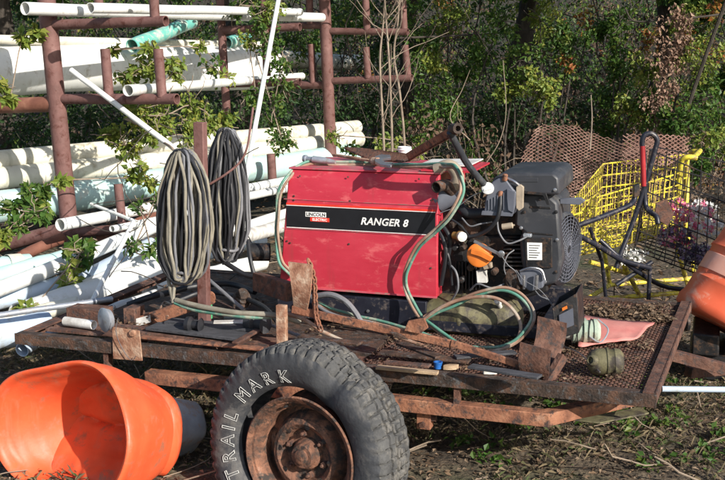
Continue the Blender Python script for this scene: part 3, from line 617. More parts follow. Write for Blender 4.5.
hose('dirty brown cable bending under the rusty bar beside the short stake', [LT(288, 314, .2), LT(305, 320, .2), LT(322, 331, .2), LT(345, 342, .2)], .009, 'hose_red', 'cable', 'cable')
def coil(name, label, t0, cx0, cx1, ytop, ybot, n, mts, tie):
    c0 = LT((cx0+cx1)/2, ybot, t0); th = thing(name, label, 'cable coil', c0, 'cable coils hung on the stake')
    tp = LT((cx0+cx1)/2, ytop, t0); bt = c0; hw_ = (LT(cx1, ybot, t0)-LT(cx0, ybot, t0)).length/2; hh_ = (tp.z-bt.z)/2; cc = (tp+bt)/2
    for k in range(n):
        w = hw_*random.uniform(.12, 1); dz = random.uniform(0, .1)*hh_; d0 = random.uniform(-.05, .04); tw = random.uniform(-.04, .04); sk = random.gauss(0, .014)
        pts = []
        for j in range(33):
            a = 2*math.pi*j/32; z = math.cos(a); x = math.sin(a)
            ww = w*(1-.35*max(0, z)**3)*(1 if z > -.6 else 1+.25*(z+.6))
            pts.append(cc+EX*(x*ww*(abs(x)**-.25 if abs(x) > .05 else 1)+sk*z*.6+.006*math.sin(a*3+k)+.004*math.sin(a*7+k*3))+EY*(d0*(1-.4*z)+tw*x+.008*math.sin(a*2+k*2))+EZ*(z*(hh_-(dz if z < 0 else dz*.35))))
        m = MB(); m.tube(pts, random.choice((.0055, .0065, .0075)), 8); obj('loop', m, M[mts[k % len(mts)]], th)
    m = MB(); q = LT((cx0+cx1)/2-2, tie, t0-.05); m.tube([q+EX*(.045*math.cos(a))+EY*(.05*math.sin(a)+.03)+EZ*.004*math.sin(a*3) for a in [j*math.pi/10 for j in range(21)]], .007, 8); obj('tie', m, M['cable_grey'], th)
    return th
coil('cable_coil', 'tan and grey welding cable coiled and hung at the front of the stake', .28, 162, 209, 149, 282, 40, ['cable_tan', 'cable_tan', 'cable_grey', 'cable_tan', 'cable_tan', 'cable_black'], 273)
coil('cable_coil', 'mostly black welding cable coiled and hung behind the stake', .48, 210, 246, 128, 262, 36, ['cable_black', 'cable_black', 'cable_tan', 'cable_grey', 'cable_black'], 250)
m = MB(); m.tube(cat([LT(168, 278, .25), LT(171, 292, .22), LT(174, 303, .2)]), .009, 8); m.tube(cat([LT(176, 278, .25), LT(174, 290, .22), LT(173, 303, .2)]), .008, 8); tag(obj('cable_tail', m, M['cable_tan']), 'short tan cable tail below the front cable coil', 'cable')
m = MB(); m.tube(cat([LT(210, 184, .34), LT(226, 174, .36), LT(240, 162, .4), LT(247, 148, .42), LT(250, 130, .5), LT(253, 108, .6)]), [.006]*40+[.004], 7) if False else m.tube(cat([LT(210, 184, .34), LT(226, 174, .36), LT(240, 162, .4), LT(247, 148, .42), LT(250, 130, .5), LT(253, 108, .6)]), .0055, 7); tag(obj('bent_rod', m, M['rack']), 'thin bent rusty rod rising from the stake to the upper right', 'rod')

# ================================================================== RUSTY BARS ON THE DECK
th = thing('leaf_spring_bar', 'long rusty bar with curved plates at both ends lying across the deck', 'rusty bar', LT(400, 345, .2))
tb = .16
m = MB(); m.beam(LT(292, 309, tb), LT(452, 344, tb-.03), .016, .034); m.beam(LT(451, 343, tb-.035), LT(524, 366, tb-.05), .016, .03); obj('bar', m, M['rust_orange'], th, .003)
m = MB(); cs = []
for i in range(9):
    u = i/8; y0 = 262+52*u; xl = 288+6*u**2+2*math.sin(u*3); dt = -.06*math.sin(u*2.6)+.05*u
    cs.append((LT(xl, y0, tb+dt), LT(312-7*u*u, y0+3, tb+dt-.01)))
vs = [p for c in cs for p in c]; vs2 = [p+EY*.012 for p in vs]; n = len(vs)
fs = []
for i in range(8):
    a = 2*i; fs += [(a, a+1, a+3, a+2), (n+a, n+a+2, n+a+3, n+a+1), (a, a+2, n+a+2, n+a), (a+1, n+a+1, n+a+3, a+3)]
fs += [(0, n, n+1, 1), (n-2, n-1, 2*n-1, 2*n-2)]
m.add(vs+vs2, fs); obj('curved_plate', m, M['rust_pale'], th)
m = MB(); m.beam(LT(256, 281, tb+.16), LT(290, 292, tb+.02), .04, .085); obj('channel', m, M['rust'], th, .004)
def sheet(rows, th_):
    m = MB(); L0 = [LT(*a, t_) for a, b, t_ in rows]; R0_ = [LT(*b, t_) for a, b, t_ in rows]
    L_c, R_c = cat(L0, 4), cat(R0_, 4); n = len(L_c); vs = []
    for i in range(n):
        d = (L_c[min(i+1, n-1)]-L_c[max(i-1, 0)]); q = d.cross(R_c[i]-L_c[i]).normalized()*th_; vs += [L_c[i], R_c[i], R_c[i]+q, L_c[i]+q]
    fs = [(0, 1, 2, 3), (4*n-1, 4*n-2, 4*n-3, 4*n-4)]
    for i in range(n-1):
        for k in range(4): a = 4*i+k; b = 4*i+(k+1) % 4; fs.append((a, b, b+4, a+4))
    m.add(vs, fs); return m
m = sheet([((538, 316), (567, 323), tb+.1), ((537, 328), (566, 337), tb+.09), ((534, 344), (560, 356), tb+.05), ((528, 360), (553, 371), tb), ((521, 372), (548, 380), tb-.06), ((518.5, 361), (549, 370), tb-.09), ((520, 342.5), (551, 351), tb-.09)], .012)
obj('curved_plate', m, M['rust'], th)
m = MB(); m.beam(LT(563, 356, tb), LT(547, 383, tb-.08), .03, .04); obj('strut', m, M['rust'], th, .003)
m = MB(); m.prism([LT(*p, tb-.045) for p in ((408, 321), (424, 318), (428, 328), (420, 334), (404, 331))], EY*.012); obj('gusset', m, M['rust_orange'], th, .002)
m = MB(); m.prism([LT(*p, tb-.05) for p in ((389, 332), (397, 333), (408, 340), (396, 338))], EY*.012); obj('clip', m, M['rust_dark'], th, .002)
# chain on the curved plate
ch = thing('rusty_chain', 'short rusty chain hanging behind the curved plate', 'chain', LT(317, 332, tb))
cp = cat([LT(309, 262, tb+.05), LT(314, 280, tb), LT(315, 300, tb-.01), LT(316, 316, tb-.02), LT(321, 331, tb-.03)], 5)
for i in range(0, len(cp)-1):
    d = (cp[i+1]-cp[i]).normalized(); s = (EX if i % 2 else EY); s = (s-d*s.dot(d)).normalized(); m = MB()
    m.tube([cp[i]+d*(.019*math.cos(a))+s*(.010*math.sin(a)) for a in [j*math.pi/6 for j in range(13)]], .004, 6); obj('link', m, M['rust_orange'], ch)
# top of the welder
zr = ztop+.01
th = thing('scrap_plate', 'pointed rusty plate lying on top of the welder', 'rusty plate', TR(sL+.5, TW+.3, zr))
m = MB(); pp = [PZ(344, 149, zr+.055), PZ(360, 149.5, zr+.055), PZ(405, 155, zr+.045), PZ(420, 161, zr+.02), PZ(400, 163, zr+.01), PZ(368, 160, zr+.01), PZ(352, 153, zr+.04)]
m.prism(pp, V((0, 0, .01))); obj('blade', m, M['rust'], th, .002)
m = MB(); a, b = LT(407, 157, TW+.25), LT(455, 129, TW-.28); sd = V((.4, 0, .9))
d = (b-a).normalized(); u = d.cross(EY).normalized(); 
m.hexa([a-u*.022, b-u*.022, b-u*.022+EY*.05, a-u*.022+EY*.05, a-u*.012, b-u*.012, b-u*.012+EY*.05, a-u*.012+EY*.05])
m.hexa([a-u*.022, b-u*.022, b-u*.022+EY*.008, a-u*.022+EY*.008, a+u*.018, b+u*.018, b+u*.018+EY*.008, a+u*.018+EY*.008]); obj('channel_arm', m, M['rust_orange'], th, .002)
m = MB(); m.lathe(LT(457, 128.5, TW-.29), V((.3, -1, .1)), [(-.05, .023), (.012, .023), (.012, .012), (-.04, .012)], 16); obj('pivot', m, M['rust_dark'], th)
hose('black pipe leaning over the engine from the rusty arm', [LT(450, 132, TW-.27), LT(457, 146, TW-.22), LT(466, 162, TW-.14), LT(476, 175, TW-.07), LT(484, 184, TW-.03)], .0155, 'plastic', 'black_pipe', 'pipe')
m = MB(); c = PZ(405, 159, zr)+V((0, .05, .0)); m.lathe(c, EZ, [(0, .001), (0, .028), (.055, .035), (.058, .035), (.056, .031), (.01, .026), (.01, .001)], 24); m.lathe(c+V((0, 0, .04)), EZ, [(0, .0352), (.004, .0375), (.008, .0355)], 24)
tag(obj('plastic_cup', m, M['white']), 'small white plastic cup standing on top of the welder', 'cup')
th = thing('open_spanner', 'worn steel adjustable spanner lying on top of the welder', 'spanner', TR(sL+.35, TW+.1, zr+.02))
a, b = PZ(334, 155, zr+.035), PZ(374, 161, zr+.03)
m = MB(); m.beam(a, b, .026, .012); m.lathe(b, (b-a), [(-.01, .012), (-.01, .018), (.03, .02), (.032, .006)], 12); obj('shank', m, M['rust_pale'], th, .003)
m = MB(); jaw = [PZ(x, y, zr+.03) for x, y in ((375, 159), (381, 157), (390, 157.5), (391, 160), (384, 161), (382, 163), (386, 165), (393, 166), (391, 168.5), (380, 167), (375, 164))]
m.prism(jaw, V((0, 0, .014))); obj('jaw', m, M['chrome'], th, .002)
m = MB(); pts = [TR(sL+.08, TW+.14, zr+.03), TR(sL+.13, TW+.13, zr+.03), TR(sL+.19, TW+.13, zr+.025), TR(sL+.25, TW+.12, zr+.02)]
m.tube([pts[0], pts[0]*.7+pts[1]*.3, pts[0]*.69+pts[1]*.31, pts[1], pts[1]*.99+pts[2]*.01, pts[2], pts[3]], [.017, .019, .011, .011, .016, .016, .009], 10); tag(obj('hose_coupling', m, M['galv']), 'grey metal hose coupling on the left end of the welder roof', 'coupling')

# battery tray box
bt = thing('battery_box', 'open black battery box with orange sticker beside the engine', 'box', LT(568, 335, .3))
tB = .36
q = [LT(549, 306, tB), LT(563, 312, tB-.03), LT(576, 296, tB-.02), LT(578, 320, tB-.02), LT(570, 337, tB-.03), LT(556, 330, tB)]
m = MB(); fb = [LT(552, 308, tB), LT(577, 293, tB+.02), LT(579, 333, tB+.02), LT(556, 340, tB)]
m.prism(fb, EY*.006); m.prism([p+EY*.2 for p in fb], EY*.006)
for i in (1, 2, 3): 
    a, b = fb[i], fb[(i+1) % 4]
    n_ = EY.cross(b-a).normalized()*.005; m.prism([a+n_*.1, b+n_*.1, b+n_, a+n_], EY*.2)
obj('box_shell', m, M['black_metal'], bt, .003)
m = MB(); m.prism([LT(562, 308, tB-.003), LT(567, 305.5, tB-.003), LT(567.5, 308.5, tB-.003), LT(562.5, 311, tB-.003)], EY*.001); obj('sticker', m, M['cap_orange'], bt)
m = MB(); m.prism([LT(559, 315, tB-.003), LT(573, 308, tB-.003), LT(574, 325, tB-.003), LT(560, 331, tB-.003)], EY*.001); obj('sticker', m, M['plastic_light'], bt)

# green pump fitting + khaki float valve
pf = thing('pump_fitting', 'pale green banded pump fitting with white nozzle on the mesh deck', 'pump', PZ(580, 345, ZD))
c = PZ(583, 345, ZD)+EZ*.062; ax = (-EX*.95-EY*.25+EZ*.02).normalized()
m = MB(); m.lathe(c, ax, [(-.07, .001), (-.07, .04), (-.055, .058), (-.04, .058), (-.038, .052), (-.01, .052), (-.008, .06), (.005, .06), (.007, .05), (.035, .048), (.037, .054), (.05, .052), (.055, .001)], 24); obj('pump_body', m, M['pump_green'], pf)
m = MB(); m.lathe(c+ax*.052, ax, [(0, .04), (.03, .037), (.05, .03), (.05, .02), (.02, .018)], 20); obj('nozzle', m, M['white_dirty'], pf)
m = MB()
for k in (-.03, .02, .045): m.tube([c+ax*k+(EZ*math.cos(a)+EY*math.sin(a))*.058 for a in [j*math.pi/12 for j in range(25)]], .0025, 5)
obj('wire_band', m, M['black_metal'], pf)
m = MB(); m.tube(cat([c-ax*.02-EY*.05, c-ax*.08-EY*.06-EZ*.03, c-ax*.11-EY*.03+EZ*.02, c-ax*.06+EZ*.06]), .0035, 6); obj('wire', m, M['galv'], pf)
vf = thing('float_valve', 'round khaki valve body with a dark port lying on the deck', 'valve', PZ(605, 372, ZD))
c = PZ(605, 374, ZD)+EZ*.052; ax = (EX*.95+EY*.2+EZ*.05).normalized(); fr = (-EY*.85-EX*.45+EZ*.3).normalized()
m = MB(); m.lathe(c, ax, [(-.075, .001), (-.07, .03), (-.055, .048), (-.03, .054), (.0, .054), (.004, .058), (.012, .058), (.014, .05), (.03, .05), (.035, .054), (.058, .05), (.07, .035), (.072, .001)], 28); obj('valve_body', m, M['khaki'], vf)
m = MB(); m.lathe(c-ax*.025+fr*.045, fr, [(0, .026), (.02, .02), (.022, .014), (.004, .012)], 20); obj('port', m, M['khaki'], vf)
m = MB(); m.lathe(c-ax*.025+fr*.05, fr, [(0, .012), (.0005, .001)], 16); obj('port_hole', m, M['black_metal'], vf)
# pink sheet
nx_, ny_ = 14, 7; vs = []; quad = [PZ(578, 349, ZD+.01), PZ(637, 341, ZD+.01), PZ(655, 324, ZD+.01), PZ(580, 321, ZD+.02)]
for j in range(ny_+1):
    for i in range(nx_+1):
        u, v = i/nx_, j/ny_; p = quad[0].lerp(quad[1], u).lerp(quad[3].lerp(quad[2], u), v); p = p+V((0, 0, .01+.012*noise.noise(V((u*3, v*2.5, 1)))+.015*(1-u)*v)); p.y += .02*noise.noise(V((u*5, v*3, 7))); vs.append(p)
m = MB(); m.add(vs, [(j*(nx_+1)+i, j*(nx_+1)+i+1, (j+1)*(nx_+1)+i+1, (j+1)*(nx_+1)+i) for j in range(ny_) for i in range(nx_)]); tag(obj('plastic_sheet', m, M['pink_cloth'], solid=.004), 'crumpled faded pink plastic sheet on the mesh deck behind the pump', 'sheet')
# pile of rust flakes and leaves
mb = MB()
for k in range(26):
    p = PZ(random.uniform(588, 662), random.uniform(306, 322), ZD+.004); leafset(mb, blob(p+EZ*.012, (.07, .05, .012), 50), .012, .035, 0, .6, .5, bias=(0, 0, 1.3))
for k in range(40):
    p = PZ(random.uniform(385, 660), random.uniform(330, 385), ZD+.004)
    if abs(loc(p).y-W/2) < W/2-.05 and loc(p).x < -.05: leafset(mb, blob(p+EZ*.006, (.06, .05, .005), 14), .01, .03, 0, .6, .5, bias=(0, 0, 1.3))
for k in range(60):
    p = TR(s0+random.uniform(.1, 1.6), random.uniform(.1, W*.8), ZD+.004); leafset(mb, blob(p+EZ*.006, (.06, .05, .006), 12), .01, .03, 0, .6, .5, bias=(0, 0, 1.3))
fo = fobj('dead_leaf_scatter', mb, [M['lf_litter']]); tag(fo, kind='stuff')

# ------------------------------------------------------------------ deck scrap left and centre
def scrap(name, label, cat_, a, b, w, h, mt, bev=.002):
    m = MB(); m.beam(a, b, w, h); return tag(obj(name, m, M[mt], bevel=bev), label, cat_)
z1 = ZD+.03
th = thing('orange_beam', 'rusty orange beam with a white paper tag propped on the left deck', 'beam', PZ(175, 318, z1))
a, b = LT(128, 327, .34), LT(213, 297, .42); m = MB(); m.beam(a, b, .03, .062); obj('beam', m, M['rust_orange'], th, .006)
m = MB(); d = (b-a).normalized(); m.prism([LT(131, 320, .322), LT(150, 315, .325), LT(151, 322, .325), LT(132, 328, .322)], EY*.0015); tgo = obj('paper_tag', m, M['white_dirty'], th)
m = MB(); u = d.cross(EY).normalized()
m.lathe(LT(210, 297, .38), -EY, [(0, .03), (.012, .03), (.014, .01), (.014, .001)], 14); obj('knuckle', m, M['rust_orange'], th)
for i, (x0, y0, x1, y1, w, lab) in enumerate([(152, 326, 244, 337, .11, 'dark weathered board nearest the rail on the left deck'), (168, 321, 258, 329, .08, 'dark weathered board behind the front board on the left deck')]):
    scrap('board', lab, 'board', PZ(x0, y0, z1+.012*i), PZ(x1, y1, z1+.012*i), w, .014, 'board')
scrap('rusty_strip', 'rusty steel strip lying in front of the dark boards', 'steel strip', PZ(142, 337, z1-.004), PZ(262, 349, z1-.004), .035, .01, 'rust_orange')
scrap('steel_strip', 'short rusty strip crossing the end of the dark boards', 'steel strip', PZ(235, 343, z1+.03), PZ(258, 330, z1+.02), .03, .01, 'rust')
m = MB(); m.lathe(PZ(78, 327, ZD+.02)+EZ*.02, EX*.98-EY*.2+EZ*.02, [(-.08, .001), (-.08, .022), (.1, .022), (.1, .018), (-.05, .016)], 16); m2 = obj('pipe_offcut', m, M['white_dirty']); tag(m2, 'short cream pipe offcut lying behind the round lamp', 'pipe offcut')
for i, (x, y, w, h, mt, name, lab, ca) in enumerate([
  (230, 326, .19, .05, 'white_dirty', 'folded_papers', 'folded white papers on the left deck', 'papers'),
  (152, 318, .05, .03, 'rust', 'rusty_block', 'small rusty block under the orange beam', 'block')]):
    c = PZ(x, y, ZD+.03); m = MB()
    for k in range(3): m.box(c+EZ*(.006+.007*k), w/2-.01*k, h/2, .003, (EX*math.cos(.2+k*.1)+EY*math.sin(.2+k*.1), EY*math.cos(.2+k*.1)-EX*math.sin(.2+k*.1), EZ))
    tag(obj(name, m, M[mt], bevel=.001), lab, ca)
m = MB(); c = PZ(206, 318, ZD+.02); m.lathe(c, EZ, [(0, .001), (0, .032), (.07, .032), (.08, .02), (.1, .018), (.1, .001)], 18); tag(obj('plastic_bottle', m, M['green_plastic']), 'small green plastic bottle standing under the orange beam', 'bottle')
m = MB(); c = PZ(193, 331, ZD+.03)+EZ*.03; m.lathe(c, EX, [(-.03, .001), (-.03, .035), (-.01, .037), (.0, .02), (.03, .02), (.04, .034), (.05, .001)], 18); tag(obj('rubber_bushing', m, M['cable_black']), 'black rubber bushing beside the folded papers', 'bushing')
m = MB(); c = PZ(256, 331, ZD+.03)+EZ*.04; m.lathe(c, EX*.9-EY*.3, [(-.04, .001), (-.04, .045), (.0, .047), (.01, .03), (.05, .03), (.06, .043), (.07, .001)], 18); tag(obj('pulley', m, M['plastic']), 'dark grooved pulley beside the short front stake', 'pulley')
m = MB()
for r_, z_ in ((.045, 0), (.037, .01), (.028, .02)): m.lathe(PZ(242, 305, z1)+EZ*(.03+z_), V((.3, -.8, .5)), [(z_-.01, r_), (z_, r_+.004), (z_+.01, r_), (z_+.01, .001)], 20)
tag(obj('gear_wheel', m, M['rust_dark']), 'dark stacked gear wheel left of the rusty bracket', 'gear')
bits = [('wood_chip', 'split piece of pale wood on the deck behind the rail', 451, 367, .032, .014, .01, 'wood', .5), ('wood_batten', 'flat pale batten lying along the rail right of the tyre', 407, 370, .13, .016, .006, 'wood', 0), ('wood_sliver', 'grey wood sliver on the deck under the twin hose', 490, 372, .035, .012, .008, 'white_dirty', .3), ('blue_cap', 'small bright blue plastic cap on the deck', 438, 365, .014, .012, .014, 'blue', .2)]
for name, lab, x, y, a_, b_, c_, mt, rz in bits:
    c = PZ(x, y, ZD+c_); m = MB(); A1 = EX*math.cos(rz)+EY*math.sin(rz); B1 = EZ.cross(A1)
    if name == 'blue_cap': m.lathe(c, EZ, [(-c_, .016), (0, .016), (c_, .02), (c_, .014), (-.006, .012), (-.006, .001)], 14)
    else:
        pts = [c+A1*a_*math.cos(k*math.pi/4)*random.uniform(.8, 1.05)+B1*b_*math.sin(k*math.pi/4)*random.uniform(.75, 1.1)-EZ*c_ for k in range(8)] if name != 'wood_batten' else [c+A1*a_+B1*b_-EZ*c_, c-A1*a_+B1*b_-EZ*c_, c-A1*a_-B1*b_-EZ*c_, c+A1*a_-B1*b_-EZ*c_]
        m.prism(pts, EZ*c_*2)
    tag(obj(name, m, M[mt], bevel=.001), lab, name.split('_')[1] if name != 'blue_cap' else 'cap')
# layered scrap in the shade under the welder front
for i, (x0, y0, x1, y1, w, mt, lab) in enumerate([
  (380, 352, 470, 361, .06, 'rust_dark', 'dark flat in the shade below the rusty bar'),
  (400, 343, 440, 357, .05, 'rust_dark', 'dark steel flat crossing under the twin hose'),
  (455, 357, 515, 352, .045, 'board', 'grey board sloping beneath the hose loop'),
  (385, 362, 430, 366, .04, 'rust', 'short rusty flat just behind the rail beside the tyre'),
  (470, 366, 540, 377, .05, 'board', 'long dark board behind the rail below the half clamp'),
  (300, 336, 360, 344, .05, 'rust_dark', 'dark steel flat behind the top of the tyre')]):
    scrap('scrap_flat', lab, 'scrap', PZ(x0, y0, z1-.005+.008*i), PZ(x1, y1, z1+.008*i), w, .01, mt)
for i, (x0, y0, x1, y1, r_, mt, lab) in enumerate([
  (215, 300, 262, 333, .006, 'rust', 'thin rusty rod lying from the stake towards the pulley'),
  (225, 318, 300, 336, .008, 'cable_grey', 'grey rod lying on the deck behind the short stake'),
  (236, 300, 232, 322, .006, 'rust_dark', 'dark rod standing askew beside the gear wheel'),
  (560, 345, 600, 372, .003, 'chrome', 'thin bright wire on the mesh deck by the valve')]):
    a, b = PZ(x0, y0, ZD+.03), PZ(x1, y1, ZD+.03); m = MB(); m.tube(cat([a, (a+b)/2+EZ*.02, b]), r_, 8); tag(obj('scrap_rod' if i < 3 else 'wire', m, M[mt]), lab, 'rod' if i < 3 else 'wire')
hose('black hose snaking across the left deck behind the cables', [PZ(180, 300, z1), PZ(205, 292, z1+.03), PZ(235, 296, z1+.03), PZ(262, 306, z1+.03), PZ(278, 322, z1+.02)], .013, 'cable_black')
hose('black cable heaped along the far left side of the deck', [PZ(128, 305, z1), PZ(150, 297, z1+.04), PZ(172, 292, z1+.03), PZ(195, 286, z1+.05), PZ(230, 284, z1+.04), PZ(255, 292, z1+.03)], .016, 'cable_black', 'cable', 'cable')
hose('rusty wire coiled loosely beside the paper tag', [PZ(160, 312, z1), PZ(164, 302, z1+.02), PZ(172, 306, z1+.03), PZ(168, 316, z1+.01), PZ(160, 311, z1+.01), PZ(163, 303, z1+.02)], .005, 'hose_red', 'wire', 'wire')
# tube at the far right and frame bits
m = MB(); m.tube([PZ(662, 389, .42), PZ(760, 390, .42)], .012, 12); tag(obj('conduit', m, M['pvc_blue']), 'pale blue plastic pipe poking out right of the trailer corner', 'pipe')
m = MB(); m.beam(PY(672, 355, 4.6), PY(760, 378, 4.6), .05, .05); m.beam(PY(688, 372, 4.7), PY(760, 366, 4.9), .05, .05); tag(obj('drawbar', m, M['rust'], bevel=.003), 'rusty drawbar beams lying beyond the trailer corner', 'beam')
m = MB(); m.prism([PZ(*p, .31) for p in ((575, 421), (640, 408), (649, 414), (600, 424))], EZ*.006); tag(obj('mud_flap', m, M['khaki'], bevel=.001), 'mossy green flat plate under the right corner of the trailer', 'plate')

# ================================================================== PIPE RACKS
def rack(name, label, post, pr, arms, mt):
    th = thing(name, label, 'pipe rack', V((PY(*post[-1]).x, PY(*post[-1]).y, 0)), 'steel pipe racks along the hedge')
    p = [PY(*q) for q in post]; d = (p[-1]-p[0]).normalized(); e = p[-1]+d*((p[-1].z+.05)/-d.z)
    m = MB(); m.tube(p+[e], pr, 20); obj('post', m, M[mt], th)
    for kind, a, b, r_ in arms:
        m = MB(); m.tube([PY(*a), PY(*b)], r_, 16, wall=r_*.16 if kind == 'arm' else 0); obj(kind, m, M[mt if not (kind == 'arm' and a[0] == 57) else 'rack_rust'], th)
    return th
rack('pipe_rack', 'tall near rusty brown pipe rack with welded arms at the left', [(45, -14, 7.5), (73, 262, 7.5)], .062,
 [('arm', (49, 25, 7.5), (166, 21, 7.05), .035), ('arm', (60, 99, 7.5), (177, 99, 7.05), .036), ('arm', (57, 104, 7.5), (-60, 108, 7.9), .055),
  ('upright', (153, -14, 7.1), (155, 19, 7.1), .033), ('upright', (97, -14, 7.3), (99, 4, 7.32), .03), ('upright', (105, 49, 7.32), (109, 97, 7.3), .034), ('upright', (158, 49, 7.12), (162, 97, 7.1), .034),
  ('arm', (70, 233, 7.5), (165, 226, 7.1), .036), ('upright', (118, 184, 7.3), (123, 229, 7.28), .031), ('arm', (68, 228, 7.5), (-60, 262, 7.9), .05)], 'rack')
rack('pipe_rack', 'dark shaded pipe rack wrapped in vines in the middle', [(219, -14, 9.2), (229, 150, 9.2)], .036,
 [('upright', (263, -14, 9.0), (267, 76, 9.0), .033), ('arm', (222, 30, 9.2), (300, 27, 8.9), .033), ('arm', (226, 84, 9.2), (300, 82, 8.9), .033)], 'rack')
rack('pipe_rack', 'farthest rusty pipe rack behind the bare saplings', [(324, -14, 11.0), (331, 160, 11.0)], .06,
 [('arm', (327, 31, 11.0), (408, 32, 10.6), .034), ('arm', (330, 81, 11.0), (412, 78, 10.6), .036), ('arm', (326, 25, 11.0), (284, 26, 11.3), .036), ('arm', (329, 85, 11.0), (283, 85, 11.3), .04),
  ('upright', (309, -14, 11.1), (310, 24, 11.1), .038), ('upright', (311, 44, 11.1), (313, 83, 11.1), .036), ('upright', (365, -14, 10.8), (367, 30, 10.8), .036), ('upright', (402, -14, 10.65), (404, 30, 10.65), .036),
  ('upright', (366, 47, 10.8), (368, 78, 10.8), .034), ('upright', (405, 45, 10.65), (408, 76, 10.65), .034), ('arm', (330, 190, 11), (262, 190, 10.6), .036), ('upright', (271, 154, 9.9), (273, 192, 9.9), .042)], 'rack')

# ================================================================== LOOSE PIPES
PIPES = [
 ('white plastic pipe lying along the top arms of the racks', (25, 8.5, 7.1), (322, 17.5, 10.6), .043, 'pvc', .12),
 ('second white pipe resting above the top pipe', (90, 8, 6.95), (300, 12, 10.0), .034, 'pvc', 0),
 ('short teal pipe end leaning behind the top arm', (132, 46, 9.0), (192, 22, 9.9), .06, 'pvc_teal_deep', 0),
 ('teal pipe stub beyond the dark middle rack', (226, 43, 10.4), (248, 38, 10.9), .06, 'pvc_teal_deep', 0),
 ('very large white pipe on the middle arms at the left', (-90, 68, 7.7), (268, 68, 11.0), .215, 'pvc', 0),
 ('cream pipe in the back behind the middle and far racks', (228, 57, 11.6), (366, 63, 15.2), .105, 'pvc_cream', 0),
 ('thin cream pipe lying on top of the very large white pipe', (18, 40, 8.3), (262, 45, 11.0), .036, 'pvc_cream', 0),
 ('white pipe with an open end resting on the lower near arm', (128, 90.5, 7.0), (302, 76, 10.4), .034, 'pvc', 0),
 ('thin white conduit slanting down behind the near rack uprights', (71, 70, 7.35), (176, 150, 7.0), .019, 'pvc', 0),
 ('topmost cream pipe of the lower stack', (-80, 167, 7.7), (357, 127, 12.0), .078, 'pvc_cream', 0),
 ('second cream pipe down in the lower stack', (-80, 188, 7.6), (359, 139, 11.8), .088, 'pvc_cream', 0),
 ('wide pale teal pipe under the cream pipes', (-80, 218, 7.4), (352, 155, 11.4), .125, 'pvc_teal', 0),
 ('open ended white pipe crossing the foot of the near rack', (60, 225, 6.95), (318, 175, 10.2), .042, 'pvc', 0),
 ('white pipe just below the open ended one, running to the right', (185, 208, 7.6), (318, 183, 9.9), .034, 'pvc', 0),
 ('narrow white pipe with a small open end behind the front coil', (112, 229, 6.7), (230, 204, 8.0), .022, 'pvc', 0),
 ('thin white tube slanting down to the narrow white pipe', (91, 204, 6.9), (137, 222, 6.6), .011, 'pvc', 0),
 ('slim white tube slanting steeply down in front of the pipe heap', (134, 221, 6.45), (92, 302, 5.5), .014, 'pvc', 0),
 ('white pipe slanting from the lower left to the front coil', (-40, 305, 5.6), (172, 220, 7.3), .045, 'pvc', 0),
 ('thick white pipe lying along the ground behind the trailer', (20, 318, 5.6), (186, 262, 7.0), .088, 'pvc', 0),
 ('pale blue pipe with a dark open end in the heap', (84, 281, 6.3), (150, 246, 7.2), .065, 'pvc_blue', 0),
 ('grey galvanised tube lying level across the left of the heap', (-30, 319, 4.9), (112, 299, 5.35), .015, 'galv', 0),
 ('pale teal pipe stub with a cream band at the left edge', (-60, 272, 6.4), (29, 265, 6.8), .075, 'pvc_teal', 0),
 ('cream pipe on the ground under the slanting white pipe', (-40, 302, 6.0), (48, 291, 6.4), .05, 'pvc_cream', 0),
 ('pale blue crushed pipe at the lower left edge of the heap', (-40, 342, 5.0), (46, 326, 5.3), .075, 'pvc_blue', 0),
 ('white pipe end showing under the left trailer rail', (22, 350, 4.95), (60, 326, 5.3), .035, 'pvc_blue', 0),
 ('tall thin white pipe leaning upright against the racks', (282, -20, 7.9), (244, 188, 6.9), .0165, 'pvc', 0),
 ('pale pipe lying on the ground behind the cable coils', (170, 262, 7.1), (262, 240, 8.3), .05, 'pvc_blue', 0),
 ('white pipe low behind the cable coils', (150, 290, 6.4), (262, 262, 7.6), .06, 'pvc', 0),
 ('pale teal pipe sloping up at the far left below the teal stack', (-60, 292, 6.3), (66, 258, 6.9), .06, 'pvc_teal', 0),
 ('white pipe slanting parallel behind the thick ground pipe', (48, 304, 5.95), (180, 246, 7.0), .05, 'pvc', 0),
 ('white pipe end pointing at the stake behind the deck', (86, 318, 5.6), (205, 280, 6.3), .036, 'pvc', 0),
 ('dirty cream pipe lying lowest behind the left rail', (-60, 336, 5.35), (78, 304, 5.75), .045, 'pvc_cream', 0),
 ('white pipe running behind both cable coils towards the case', (176, 248, 7.5), (305, 208, 9.0), .042, 'pvc', 0),
 ('pale blue pipe behind the galvanised tube', (-60, 318, 5.7), (96, 274, 6.4), .05, 'pvc_blue', 0),
 ('dirty white pipe lying under the left end of the red case', (238, 238, 7.2), (300, 222, 8.4), .05, 'white_dirty', 0),
]
